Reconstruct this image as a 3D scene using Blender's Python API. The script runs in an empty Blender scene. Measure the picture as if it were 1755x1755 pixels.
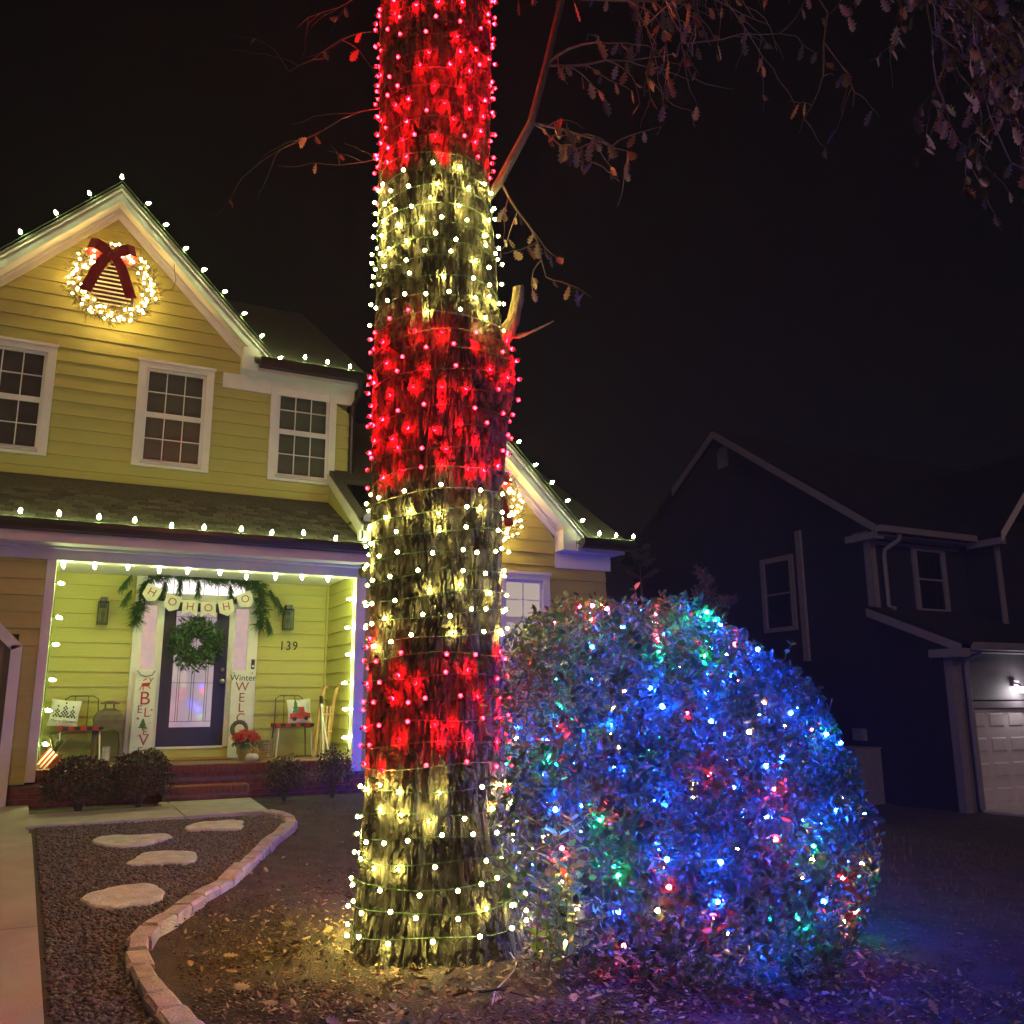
import bpy, math, random
import numpy as np
from mathutils import Vector, Matrix
random.seed(7); RNG = np.random.default_rng(11)
S = bpy.context.scene
COL = S.collection

# ------------------------------------------------------------------ camera
cam = bpy.data.objects.new('camera', bpy.data.cameras.new('camera'))
COL.objects.link(cam)
RX = Vector((0.89277953, -0.45044881, -0.00637013))
UP = Vector((-0.0892174, -0.19065181, 0.97759508))
FW = Vector((0.44157102, 0.87220855, 0.2103979))
cam.matrix_world = Matrix(((RX.x, UP.x, -FW.x, 0), (RX.y, UP.y, -FW.y, 0), (RX.z, UP.z, -FW.z, 1.45), (0, 0, 0, 1)))
cam.data.sensor_width = 36.0
cam.data.lens = 36.0 * 1527.7 / 1755.0
cam.data.clip_start = 0.05; cam.data.clip_end = 600
S.camera = cam

# ------------------------------------------------------------------ night sky and street glow
W = bpy.data.worlds.new('World'); S.world = W; W.use_nodes = True
nt = W.node_tree; nt.nodes.clear()
tc = nt.nodes.new('ShaderNodeTexCoord'); sp = nt.nodes.new('ShaderNodeSeparateXYZ')
cr = nt.nodes.new('ShaderNodeValToRGB'); bg = nt.nodes.new('ShaderNodeBackground'); wo = nt.nodes.new('ShaderNodeOutputWorld')
nt.links.new(tc.outputs['Generated'], sp.inputs[0]); nt.links.new(sp.outputs['Z'], cr.inputs[0])
nt.links.new(cr.outputs[0], bg.inputs[0]); nt.links.new(bg.outputs[0], wo.inputs[0])
cr.color_ramp.elements[0].position = 0.0; cr.color_ramp.elements[0].color = (0.0026, 0.0024, 0.0027, 1)
cr.color_ramp.elements[1].position = 0.85; cr.color_ramp.elements[1].color = (0.0014, 0.0012, 0.0015, 1)
bg.inputs[1].default_value = 1.0
sun = bpy.data.objects.new('street_glow', bpy.data.lights.new('street_glow', 'SUN'))
COL.objects.link(sun)
sun.data.energy = 0.34; sun.data.angle = math.radians(14); sun.data.color = (1.0, 0.69, 0.52)
sun.rotation_euler = Vector((0.34, 0.86, -0.38)).to_track_quat('-Z', 'Y').to_euler()
S.view_settings.view_transform = 'Standard'; S.view_settings.look = 'None'
S.view_settings.exposure = 0.0; S.view_settings.gamma = 1.0
S.cycles.use_denoising = True
S.cycles.max_bounces = 6; S.cycles.diffuse_bounces = 3; S.cycles.glossy_bounces = 2
S.cycles.transparent_max_bounces = 12; S.cycles.sample_clamp_indirect = 4.0
S.cycles.use_light_tree = True
S.cycles.caustics_reflective = False; S.cycles.caustics_refractive = False

# ------------------------------------------------------------------ helpers
PW = {}
def V(*a): return Vector(a)
class MB:
    def __init__(s): s.v = []; s.f = []; s.m = []; s.k = 0
    def add(s, vs, fs):
        b = len(s.v); s.v += [tuple(p) for p in vs]
        for q in fs: s.f.append([b + i for i in q]); s.m.append(s.k)
        return s
    def mat(s, k): s.k = k; return s
    def hexa(s, p):   # p: 4 bottom + 4 top, same winding
        return s.add(p, [(3, 2, 1, 0), (4, 5, 6, 7), (0, 1, 5, 4), (1, 2, 6, 5), (2, 3, 7, 6), (3, 0, 4, 7)])
    def box(s, x0, x1, y0, y1, z0, z1):
        return s.hexa([(x0, y0, z0), (x1, y0, z0), (x1, y1, z0), (x0, y1, z0), (x0, y0, z1), (x1, y0, z1), (x1, y1, z1), (x0, y1, z1)])
    def obox(s, c, ax, ay, az):
        c = Vector(c); ax = Vector(ax); ay = Vector(ay); az = Vector(az)
        return s.hexa([c + i * ax + j * ay - az for i, j in ((-1, -1), (1, -1), (1, 1), (-1, 1))] + [c + i * ax + j * ay + az for i, j in ((-1, -1), (1, -1), (1, 1), (-1, 1))])
    def bar(s, a, b, w, h, up=(0, 0, 1)):
        a = Vector(a); b = Vector(b); d = (b - a).normalized(); u = Vector(up)
        if abs(d.dot(u)) > .98: u = V(0, 1, 0)
        r = d.cross(u).normalized(); u = r.cross(d)
        return s.obox((a + b) / 2, (b - a) / 2, r * w / 2, u * h / 2)
    def prism_y(s, poly, y0, y1):   # poly [(x,z)] ccw seen from -Y
        n = len(poly)
        vs = [(x, y0, z) for x, z in poly] + [(x, y1, z) for x, z in poly]
        return s.add(vs, [tuple(range(n)), tuple(range(2 * n - 1, n - 1, -1))] + [((i + 1) % n, i, n + i, n + (i + 1) % n) for i in range(n)])
    def prism_x(s, poly, x0, x1):   # poly [(y,z)]
        n = len(poly)
        vs = [(x0, y, z) for y, z in poly] + [(x1, y, z) for y, z in poly]
        return s.add(vs, [tuple(range(n)), tuple(range(2 * n - 1, n - 1, -1))] + [((i + 1) % n, i, n + i, n + (i + 1) % n) for i in range(n)])
    def prism_z(s, poly, z0, z1):
        n = len(poly)
        vs = [(x, y, z0) for x, y in poly] + [(x, y, z1) for x, y in poly]
        return s.add(vs, [tuple(range(n - 1, -1, -1)), tuple(range(n, 2 * n))] + [(i, (i + 1) % n, n + (i + 1) % n, n + i) for i in range(n)])
    def tube(s, pts, rad, seg=6, cap=True):
        pts = [Vector(p) for p in pts]; n = len(pts)
        if not hasattr(rad, '__len__'): rad = [rad] * n
        vs = []; u = None
        for i, p in enumerate(pts):
            d = (pts[min(i + 1, n - 1)] - pts[max(i - 1, 0)]).normalized()
            if u is None: u = V(0, 0, 1) if abs(d.z) < .9 else V(1, 0, 0)
            r = d.cross(u).normalized(); u = r.cross(d).normalized()
            for k in range(seg):
                a = 2 * math.pi * k / seg
                vs.append(p + (r * math.cos(a) + u * math.sin(a)) * rad[i])
        fs = [(i * seg + k, i * seg + (k + 1) % seg, (i + 1) * seg + (k + 1) % seg, (i + 1) * seg + k) for i in range(n - 1) for k in range(seg)]
        if cap: fs += [tuple(range(seg - 1, -1, -1)), tuple(range((n - 1) * seg, n * seg))]
        return s.add(vs, fs)
    def lathe(s, prof, c=(0, 0, 0), seg=12, rot=None):
        c = Vector(c); vs = []
        for r, z in prof:
            for k in range(seg):
                a = 2 * math.pi * (k + .5) / seg
                p = V(r * math.cos(a), r * math.sin(a), z)
                if rot: p = rot @ p
                vs.append(c + p)
        n = len(prof)
        fs = [(i * seg + k, i * seg + (k + 1) % seg, (i + 1) * seg + (k + 1) % seg, (i + 1) * seg + k) for i in range(n - 1) for k in range(seg)]
        fs += [tuple(range(seg - 1, -1, -1)), tuple(range((n - 1) * seg, n * seg))]
        return s.add(vs, fs)
    def mesh(s, name, mats, off=(0, 0, 0), smooth=False):
        me = bpy.data.meshes.new(name)
        me.from_pydata([(p[0] - off[0], p[1] - off[1], p[2] - off[2]) for p in s.v], [], s.f)
        if not isinstance(mats, (list, tuple)): mats = [mats]
        for m in mats: me.materials.append(m)
        if len(mats) > 1: me.polygons.foreach_set('material_index', s.m)
        if smooth: me.polygons.foreach_set('use_smooth', [True] * len(s.f))
        me.update(); return me
    def build(s, name, mats, parent=None, smooth=False, label=None):
        off = PW[parent.name] if parent else V(0, 0, 0)
        o = bpy.data.objects.new(name, s.mesh(name, mats, off, smooth)); COL.objects.link(o)
        if parent: o.parent = parent
        PW[o.name] = Vector(off)
        if label: o['label'] = label
        return o
def tag(o, label, cat, group=None):
    o['label'] = label; o['category'] = cat
    if group: o['group'] = group
    return o
def thing(name, label, cat, loc=(0, 0, 0), group=None):
    o = bpy.data.objects.new(name, None); COL.objects.link(o); o.location = loc; o.empty_display_size = .1
    PW[o.name] = Vector(loc); return tag(o, label, cat, group)
def inst(name, me, parent, loc, rot=None, scale=None):
    o = bpy.data.objects.new(name, me); COL.objects.link(o)
    off = PW[parent.name] if parent else V(0, 0, 0)
    if parent: o.parent = parent
    o.location = Vector(loc) - off
    if rot is not None:
        o.rotation_mode = 'QUATERNION'; o.rotation_quaternion = rot
    if scale is not None: o.scale = scale if hasattr(scale, '__len__') else (scale,) * 3
    PW[o.name] = Vector(loc)
    return o
def kind(o, k): o['kind'] = k; return o
def np_mesh(name, verts, faces, mats, smooth=False, parent=None, mi=None):
    verts = np.asarray(verts, np.float32); faces = np.asarray(faces, np.int32)
    off = PW[parent.name] if parent else V(0, 0, 0)
    verts = verts - np.array(off, np.float32)
    me = bpy.data.meshes.new(name); k = faces.shape[1]
    me.vertices.add(len(verts)); me.vertices.foreach_set('co', verts.ravel())
    me.loops.add(faces.size); me.loops.foreach_set('vertex_index', faces.ravel())
    me.polygons.add(len(faces)); me.polygons.foreach_set('loop_start', np.arange(0, faces.size, k, dtype=np.int32))
    me.polygons.foreach_set('loop_total', np.full(len(faces), k, np.int32))
    if smooth: me.polygons.foreach_set('use_smooth', np.ones(len(faces), bool))
    for m in (mats if isinstance(mats, (list, tuple)) else [mats]): me.materials.append(m)
    if mi is not None: me.polygons.foreach_set('material_index', np.asarray(mi, np.int32))
    me.update(calc_edges=True); me.validate()
    o = bpy.data.objects.new(name, me); COL.objects.link(o)
    if parent: o.parent = parent
    PW[o.name] = Vector(off)
    return o
def vnoise(x, y, seed=0, px=None):
    xi = np.floor(x).astype(np.int64); yi = np.floor(y).astype(np.int64); fx = x - xi; fy = y - yi
    fx = fx * fx * fx * (fx * (fx * 6 - 15) + 10); fy = fy * fy * fy * (fy * (fy * 6 - 15) + 10)
    def h(a, b):
        if px: a = a % px
        n = (a * 374761393 + b * 668265263 + seed * 1442695041) & 0xffffffff
        n = ((n ^ (n >> 13)) * 1274126177) & 0xffffffff
        return ((n ^ (n >> 16)) & 0xffff) / 65535.0
    return (h(xi, yi) * (1 - fx) + h(xi + 1, yi) * fx) * (1 - fy) + (h(xi, yi + 1) * (1 - fx) + h(xi + 1, yi + 1) * fx) * fy
def basis(d):
    return Vector(d).normalized().to_track_quat('Z', 'Y')
def rvec():
    while True:
        p = V(random.uniform(-1, 1), random.uniform(-1, 1), random.uniform(-1, 1))
        if .05 < p.length < 1: return p.normalized()

# ------------------------------------------------------------------ materials
M = {}
def mat(name, c1, c2=None, scale=8.0, rough=.6, bump=0.0, bscale=40.0, stretch=(1, 1, 1), spec=.5, island=False, metal=0.0, sheen=0, coat=0):
    m = bpy.data.materials.new(name); m.use_nodes = True; t = m.node_tree; b = t.nodes['Principled BSDF']
    b.inputs['Roughness'].default_value = rough; b.inputs['Specular IOR Level'].default_value = spec; b.inputs['Metallic'].default_value = metal
    b.inputs['Base Color'].default_value = (*c1, 1)
    co = t.nodes.new('ShaderNodeTexCoord'); mp = t.nodes.new('ShaderNodeMapping'); mp.inputs['Scale'].default_value = stretch
    t.links.new(co.outputs['Object'], mp.inputs[0])
    if c2 is not None:
        rp = t.nodes.new('ShaderNodeValToRGB'); rp.color_ramp.elements[0].color = (*c1, 1); rp.color_ramp.elements[1].color = (*c2, 1)
        if island:
            g = t.nodes.new('ShaderNodeNewGeometry'); t.links.new(g.outputs['Random Per Island'], rp.inputs[0])
        else:
            n = t.nodes.new('ShaderNodeTexNoise'); n.inputs['Scale'].default_value = scale; n.inputs['Detail'].default_value = 6
            t.links.new(mp.outputs[0], n.inputs['Vector']); t.links.new(n.outputs['Fac'], rp.inputs[0])
            rp.color_ramp.elements[0].position = .32; rp.color_ramp.elements[1].position = .68
        t.links.new(rp.outputs[0], b.inputs['Base Color'])
        M[name + '_ramp'] = rp
    if bump:
        n2 = t.nodes.new('ShaderNodeTexNoise'); n2.inputs['Scale'].default_value = bscale; n2.inputs['Detail'].default_value = 5
        bp = t.nodes.new('ShaderNodeBump'); bp.inputs['Strength'].default_value = bump; bp.inputs['Distance'].default_value = .02
        t.links.new(mp.outputs[0], n2.inputs['Vector']); t.links.new(n2.outputs['Fac'], bp.inputs['Height']); t.links.new(bp.outputs[0], b.inputs['Normal'])
    M[name] = m; return m
def emit(name, c, s):
    m = bpy.data.materials.new(name); m.use_nodes = True; t = m.node_tree; t.nodes.clear()
    e = t.nodes.new('ShaderNodeEmission'); o = t.nodes.new('ShaderNodeOutputMaterial')
    e.inputs[0].default_value = (*c, 1); e.inputs[1].default_value = s; t.links.new(e.outputs[0], o.inputs[0])
    M[name] = m; return m
def led(name, c, s):   # moulded lens: most light leaves through the tip
    m = bpy.data.materials.new(name); m.use_nodes = True; t = m.node_tree; t.nodes.clear()
    e = t.nodes.new('ShaderNodeEmission'); o = t.nodes.new('ShaderNodeOutputMaterial'); tc_ = t.nodes.new('ShaderNodeTexCoord'); sx = t.nodes.new('ShaderNodeSeparateXYZ')
    mr = t.nodes.new('ShaderNodeMapRange'); mr.inputs['From Min'].default_value = -.1; mr.inputs['From Max'].default_value = .6; mr.inputs['To Min'].default_value = 0.02 * s; mr.inputs['To Max'].default_value = 1.9 * s
    e.inputs[0].default_value = (*c, 1); t.links.new(tc_.outputs['Normal'], sx.inputs[0]); t.links.new(sx.outputs['Z'], mr.inputs['Value']); t.links.new(mr.outputs[0], e.inputs[1]); t.links.new(e.outputs[0], o.inputs[0])
    M[name] = m; return m
def glow_glass(name, c, s, rough=.04, gloss=.10, noise=0, c2=None):   # lit window pane: light from the room plus a glossy reflection
    m = bpy.data.materials.new(name); m.use_nodes = True; t = m.node_tree; b = t.nodes['Principled BSDF']
    b.inputs['Base Color'].default_value = (.02, .02, .02, 1); b.inputs['Roughness'].default_value = rough
    b.inputs['Emission Color'].default_value = (*c, 1); b.inputs['Emission Strength'].default_value = s
    if noise:
        n = t.nodes.new('ShaderNodeTexNoise'); n.inputs['Scale'].default_value = noise; rp = t.nodes.new('ShaderNodeValToRGB')
        co = t.nodes.new('ShaderNodeTexCoord'); t.links.new(co.outputs['Object'], n.inputs['Vector'])
        rp.color_ramp.elements[0].color = (*c, 1); rp.color_ramp.elements[1].color = (*(c2 or c), 1)
        rp.color_ramp.elements[0].position = .35; rp.color_ramp.elements[1].position = .65
        t.links.new(n.outputs['Fac'], rp.inputs[0]); t.links.new(rp.outputs[0], b.inputs['Emission Color'])
    M[name] = m; return m
def pane_glass(name, tint=(1, 1, 1), refl=.08):
    m = bpy.data.materials.new(name); m.use_nodes = True; t = m.node_tree; t.nodes.clear()
    tr = t.nodes.new('ShaderNodeBsdfTransparent'); gl = t.nodes.new('ShaderNodeBsdfGlossy'); mx = t.nodes.new('ShaderNodeMixShader'); o = t.nodes.new('ShaderNodeOutputMaterial')
    tr.inputs[0].default_value = (*tint, 1); gl.inputs['Roughness'].default_value = .28; mx.inputs[0].default_value = refl
    t.links.new(tr.outputs[0], mx.inputs[1]); t.links.new(gl.outputs[0], mx.inputs[2]); t.links.new(mx.outputs[0], o.inputs[0])
    M[name] = m; return m
SIDING = mat('yellow_siding', (.43, .405, .110), (.47, .44, .125), 3, .55, .25, 30, (1, 1, 14))
TRIM = mat('white_trim', (.70, .67, .62), (.76, .74, .69), 4, .5, .06, 25)
SOFFIT = mat('soffit_paint', (.68, .66, .60), (.72, .70, .65), 4, .6)
FASCIA = mat('fascia_paint', (.56, .50, .48), (.62, .56, .53), 5, .5)
DRIP = mat('rake_paint', (.52, .53, .49), (.60, .61, .56), 7, .45)
GUTTER = mat('dark_gutter', (.018, .014, .012), None, rough=.35)
SHINGLE = mat('roof_shingle', (.055, .048, .042), (.105, .095, .082), 30, .9, .7, 260)
BRICK = mat('red_brick', (.17, .052, .034), (.27, .085, .055), 9, .85, .5, 120)
MORTAR = mat('mortar', (.17, .14, .125), (.24, .20, .18), 20, .95, .5, 120)
CONC = mat('concrete', (.40, .36, .32), (.52, .48, .43), 5, .85, .25, 90)
DRIVE = mat('driveway_concrete', (.38, .31, .27), (.50, .42, .37), 2.2, .85, .3, 110)
STONE = mat('edging_stone', (.36, .29, .25), (.54, .46, .42), 10, .85, .6, 60)
FLAG = mat('flagstone', (.50, .45, .39), (.72, .67, .61), 9, .8, .6, 40)
BARK = mat('oak_bark', (.045, .037, .027), (.19, .16, .115), 34, .95, .9, 150, (1, 1, .34))
BARK2 = mat('branch_bark', (.060, .047, .042), (.115, .090, .080), 30, .85, .4, 120)
WIRE = mat('green_wire', (.07, .13, .06), None, rough=.4)
BLUEDOOR = mat('navy_door', (.003, .0035, .020), (.004, .005, .026), 5, .4, .05)
BLACK = mat('black_metal', (.012, .011, .010), None, rough=.4)
BRONZE = mat('bronze_metal', (.075, .052, .035), (.12, .085, .055), 14, .55)
STEEL = mat('satin_nickel', (.45, .42, .38), None, rough=.3, metal=1.0)
REDV = mat('red_velvet', (.24, .006, .012), (.34, .012, .02), 12, .75)
WHITEP = mat('white_sign_paint', (.68, .68, .62), (.74, .74, .68), 9, .6)
REDP = mat('red_paint', (.40, .02, .02), None, rough=.6)
MAROON = mat('maroon_paint', (.28, .055, .05), None, rough=.6)
GREENP = mat('green_paint', (.03, .14, .045), None, rough=.6)
BLACKP = mat('black_print', (.015, .015, .014), None, rough=.7)
PAPER = mat('banner_card', (.60, .55, .44), (.68, .63, .52), 20, .8)
NEEDLE = mat('pine_needles', (.020, .055, .018), (.06, .13, .04), 1, .55, island=True)
NEEDLE2 = mat('wreath_needles', (.05, .055, .02), (.12, .10, .04), 1, .6, island=True)
LEAFB = mat('shrub_leaf', (.026, .056, .034), (.10, .135, .072), 1, .30, island=True, spec=.6)
r = M['shrub_leaf_ramp'].color_ramp
e = r.elements.new(.78); e.color = (.075, .12, .045, 1); e = r.elements.new(.88); e.color = (.14, .05, .03, 1)
def translucent(m, f):
    t = m.node_tree; b = t.nodes['Principled BSDF']; o = t.nodes['Material Output']; tr = t.nodes.new('ShaderNodeBsdfTranslucent'); mx = t.nodes.new('ShaderNodeMixShader'); mx.inputs[0].default_value = f
    if b.inputs['Base Color'].is_linked: t.links.new(b.inputs['Base Color'].links[0].from_socket, tr.inputs[0])
    t.links.new(b.outputs[0], mx.inputs[1]); t.links.new(tr.outputs[0], mx.inputs[2]); t.links.new(mx.outputs[0], o.inputs[0])
translucent(LEAFB, .38)
LEAFY = mat('young_leaf', (.17, .32, .075), (.30, .44, .13), 1, .4, island=True)
LEAFH = mat('hedge_leaf', (.02, .042, .016), (.10, .10, .045), 1, .45, island=True)
r = M['hedge_leaf_ramp'].color_ramp; e = r.elements.new(.8); e.color = (.13, .055, .035, 1)
OAKLEAF = mat('dry_oak_leaf', (.085, .062, .058), (.18, .135, .122), 1, .7, island=True)
LITTER = mat('leaf_litter', (.12, .072, .036), (.44, .31, .17), 1, .8, island=True)
GRAVEL = mat('gravel', (.085, .066, .058), (.20, .165, .148), 1, .85, island=True)
CHIP = mat('mulch', (.045, .024, .015), (.20, .12, .07), 1, .9, island=True)
SOIL = mat('soil', (.040, .025, .017), (.085, .055, .038), 6, .95, .9, 70)
GRAVBED = mat('gravel_base', (.07, .052, .045), (.11, .085, .075), 40, .95, .8, 120)
GRASS = mat('dormant_grass', (.055, .05, .022), (.16, .12, .06), 1, .8, island=True)
DARKSIDE = mat('neighbour_siding', (.007, .008, .020), (.010, .011, .027), 3, .7, .2, 30, (1, 1, 14))
NTRIM = mat('neighbour_trim', (.20, .18, .20), (.25, .22, .24), 5, .55)
NROOF = mat('neighbour_shingle', (.003, .003, .003), (.005, .005, .005), 20, .95, .5, 150)
NDOOR = mat('neighbour_garage_paint', (.62, .55, .56), (.68, .61, .62), 4, .5)
GREYBOX = mat('grey_metal', (.16, .16, .18), (.20, .20, .22), 6, .5)
WOOD = mat('honey_wood', (.36, .20, .07), (.50, .30, .12), 10, .5, .1, 30, (1, 1, .2))
WICKER = mat('wicker', (.22, .16, .11), (.34, .26, .19), 40, .8)
TERRA = mat('terracotta', (.35, .13, .06), None, rough=.8)
PLAID = bpy.data.materials.new('red_plaid'); PLAID.use_nodes = True
_t = PLAID.node_tree; _c = _t.nodes.new('ShaderNodeTexChecker'); _c.inputs['Scale'].default_value = 14
_c.inputs['Color1'].default_value = (.38, .012, .015, 1); _c.inputs['Color2'].default_value = (.015, .012, .012, 1)
_o = _t.nodes.new('ShaderNodeTexCoord'); _t.links.new(_o.outputs['Object'], _c.inputs['Vector']); _t.links.new(_c.outputs[0], _t.nodes['Principled BSDF'].inputs['Base Color'])
_t.nodes['Principled BSDF'].inputs['Roughness'].default_value = .9
BLIND = mat('window_blind', (.30, .29, .25), (.36, .35, .30), 3, .8, .6, 4, (1, 1, 60))
CURTAIN = mat('dark_curtain', (.05, .035, .032), (.16, .11, .10), 2.2, .6, .5, 3)
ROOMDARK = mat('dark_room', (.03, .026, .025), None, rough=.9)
GLASS = pane_glass('window_glass', (.75, .78, .75), .035)
NGLASS = mat('dark_window_glass', (.006, .006, .008), None, rough=.08)
PANE_LIT = glow_glass('sidelight_glass', (.95, .62, .50), .62, .25, noise=9, c2=(.78, .55, .54))
DOOR_LIT = glow_glass('door_glass', (.62, .48, .50), .70, .06, noise=2.5, c2=(.50, .38, .45))
TRANSOM_LIT = glow_glass('transom_glass', (1, .90, .88), 1.6, .2, noise=30, c2=(.85, .72, .72))
WING_LIT = glow_glass('wing_window_glass', (.78, .62, .52), .62, .08, noise=2, c2=(.70, .58, .52))
E_WARM = led('warm_bulb', (1.0, .90, .22), 275)
E_RED = led('red_bulb', (1.0, .0016, .005), 350); E_RED2 = led('weak_red_bulb', (1.0, .004, .008), 75); E_WARM2 = led('weak_warm_bulb', (1.0, .90, .25), 80)
E_C9 = emit('cool_white_bulb', (.84, 1.0, .36), 240)
E_WREATH = emit('wreath_bulb', (1.0, .66, .20), 170)
E_BB = emit('blue_bulb', (.004, .040, 1.0), 3300); E_BG = emit('green_bulb', (.004, .8, .45), 640)
E_BR = emit('pink_red_bulb', (1.0, .02, .05), 560); E_BO = emit('amber_bulb', (1.0, .50, .18), 160)
E_LAMP = emit('garage_lamp_tube', (1.0, .93, .95), 28)

# ------------------------------------------------------------------ terrain
def gz(x, y):
    b = .03 * (y - 5) if y < 5 else (.06 * (y - 5) if y < 10 else .3)
    t = min(1, max(0, (x - 5.5) / 8.5)); t = t * t * (3 - 2 * t)
    return b * (1 - t) - .65 * t
def axis_pts(lo, hi, a, b, n):
    return np.unique(np.concatenate([np.linspace(lo, a, 12), np.linspace(a, b, n), np.linspace(b, hi, 12)]))
gx = axis_pts(-120, 120, -8, 20, 150); gy = axis_pts(-120, 120, -4, 16, 120)
XX, YY = np.meshgrid(gx, gy)
ZZ = np.array([[gz(a, b) for a in gx] for b in gy])
near = (XX > -8) & (XX < 20) & (YY > -4) & (YY < 16)
ZZ = ZZ + near * (vnoise(XX * 1.7, YY * 1.7, 3) - .5) * .035 - .012
mound = np.exp(-(((XX - 2.2) / 1.1) ** 2 + ((YY - 5.3) / 1.1) ** 2)) * .03
ZZ = ZZ + mound
nx_, ny_ = len(gx), len(gy)
idx = np.arange(nx_ * ny_).reshape(ny_, nx_)
fa = np.stack([idx[:-1, :-1], idx[:-1, 1:], idx[1:, 1:], idx[1:, :-1]], -1).reshape(-1, 4)
kind(np_mesh('ground', np.stack([XX, YY, ZZ], -1).reshape(-1, 3), fa, SOIL, True), 'structure')
def sheet(name, poly, lift, m, n=1, thick=.06):
    mb = MB(); k = len(poly)
    top = [(x, y, gz(x, y) + lift) for x, y in poly]; bot = [(x, y, gz(x, y) + lift - thick) for x, y in poly]
    mb.add(top + bot, [tuple(range(k)), tuple(range(2 * k - 1, k - 1, -1))] + [(i, k + i, k + (i + 1) % k, (i + 1) % k) for i in range(k)])
    return kind(mb.build(name, m), 'structure')
# driveway in slabs that follow the slope, right edge runs straight to the garage
dv = MB(); ys = [-4, -.9, 1.6, 4.1, 6.6, 9.1, 11.6, 12.3]
for i in range(len(ys) - 1):
    a, b = ys[i], ys[i + 1] - .012
    def ex(y): return .26 - .033 * y
    for x0, x1 in ((-6.5, -3.2), (-3.188, None)):
        xa = ex(a) if x1 is None else x1; xb = ex(b) if x1 is None else x1
        dv.hexa([(x0, a, gz(0, a) - .10), (xa, a, gz(0, a) - .10), (xb, b, gz(0, b) - .10), (x0, b, gz(0, b) - .10),
                 (x0, a, gz(0, a) + .035), (xa, a, gz(0, a) + .035), (xb, b, gz(0, b) + .035), (x0, b, gz(0, b) + .035)])
kind(dv.build('driveway', DRIVE), 'structure')
# front walk slabs
for poly in ([(-.115, 10.12), (1.335, 10.21), (1.335, 11.84), (1.24, 11.84), (1.24, 11.36), (-.115, 11.2)], [(1.35, 10.21), (2.22, 10.29), (2.31, 11.84), (1.35, 11.84)]):
    sheet('front_walk', poly, .03, CONC)
EDGE = [(2.13, 10.04), (2.30, 9.75), (2.24, 9.30), (1.86, 8.55), (1.55, 7.87), (1.26, 7.23), (.98, 6.83), (.78, 6.44), (.62, 6.22), (.55, 5.91), (.56, 5.49), (.59, 5.16), (.64, 4.84), (.72, 4.35), (.82, 3.7)]
gb = MB(); gys = np.linspace(3.7, 10.1, 44); ey_ = [p[1] for p in EDGE][::-1]; ex_ = [p[0] for p in EDGE][::-1]
gv = []
for y in gys: gv += [(.24 - .033 * y, y, gz(0, y) + .006), (float(np.interp(y, ey_, ex_)), y, gz(0, y) + .006)]
gb.add(gv, [(2 * i, 2 * i + 1, 2 * i + 3, 2 * i + 2) for i in range(len(gys) - 1)]); kind(gb.build('gravel_bed', GRAVBED), 'structure')

# ------------------------------------------------------------------ cladding
def board_mesh(mapf, a0, b0, a1, b1, z0, z1, d0=.030, d1=.006, back=-.012):
    mb = MB()
    mb.hexa([mapf(a0, d0, z0), mapf(b0, d0, z0), mapf(b0, back, z0), mapf(a0, back, z0), mapf(a1, d1, z1), mapf(b1, d1, z1), mapf(b1, back, z1), mapf(a1, back, z1)])
    return mb
def clad(house, wallname, mapf, z0, z1, ex, xf, holes, m=SIDING, maxlen=3.6, backdepth=.14, boards=True):
    """lap siding: a backing wall part with each board a child of it; xf(z)->(a,b); holes (a,b,z0,z1)"""
    rows = []; z = z0
    cuts = sorted(set([z0, z1] + [h for q in holes for h in q[2:4] if z0 < h < z1]))
    back = MB()
    zs = sorted(set([round(z0 + i * ex, 4) for i in range(int((z1 - z0) / ex) + 1)] + cuts + [z1]))
    def segs(za, zb):
        (a0, b0), (a1, b1) = xf(za), xf(zb); out = []
        hs = sorted((h[0], h[1]) for h in holes if h[2] < (za + zb) / 2 < h[3])
        cur0, cur1 = a0, a1
        for ha, hb in hs:
            if ha > max(cur0, cur1): out.append((cur0, ha, cur1, ha))
            cur0 = cur1 = hb
        if min(b0, b1) > cur0 or b0 > cur0 + .02: out.append((cur0, b0, cur1, max(b1, cur1 + .001)))
        return out
    wall_segs = []
    for za, zb in zip(zs[:-1], zs[1:]):
        if zb - za < .004: continue
        for q in segs(za, zb): wall_segs.append((q, za, zb))
    for (a0, b0, a1, b1), za, zb in wall_segs:
        back.hexa([mapf(a0, -.012, za), mapf(b0, -.012, za), mapf(b0, -backdepth, za), mapf(a0, -backdepth, za), mapf(a1, -.012, zb), mapf(b1, -.012, zb), mapf(b1, -backdepth, zb), mapf(a1, -backdepth, zb)])
    w = back.build(wallname, m, house)
    if boards:
        i = 0; z = z0
        while z < z1 - .01:
            zt = min(z + ex, z1)
            sub = sorted(set([z, zt] + [c for c in cuts if z < c < zt]))
            for za, zb in zip(sub[:-1], sub[1:]):
                f0 = (za - z) / ex; f1 = (zb - z) / ex
                for a0, b0, a1, b1 in segs(za, zb):
                    L = b0 - a0
                    if L <= .02: continue
                    n = max(1, int(math.ceil(L / maxlen))); t = 0; off = (i * .37) % 1
                    cutp = [0] + sorted(min(.97, max(.03, (k + off * .8 + .1) / n)) for k in range(n - 1)) + [1]
                    for c0, c1 in zip(cutp[:-1], cutp[1:]):
                        g = .0015 if n > 1 else 0
                        board_mesh(mapf, a0 + L * c0 + g, a0 + L * c1 - g, a1 + (b1 - a1) * c0 + g, max(a1 + (b1 - a1) * c1 - g, a1 + .002), za, zb,
                                   .030 - .024 * f0, .030 - .024 * f1).build('siding_board', m, w)
            z = zt; i += 1
    return w
def ypl(y): return lambda u, d, z: (u, y - d, z)
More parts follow.
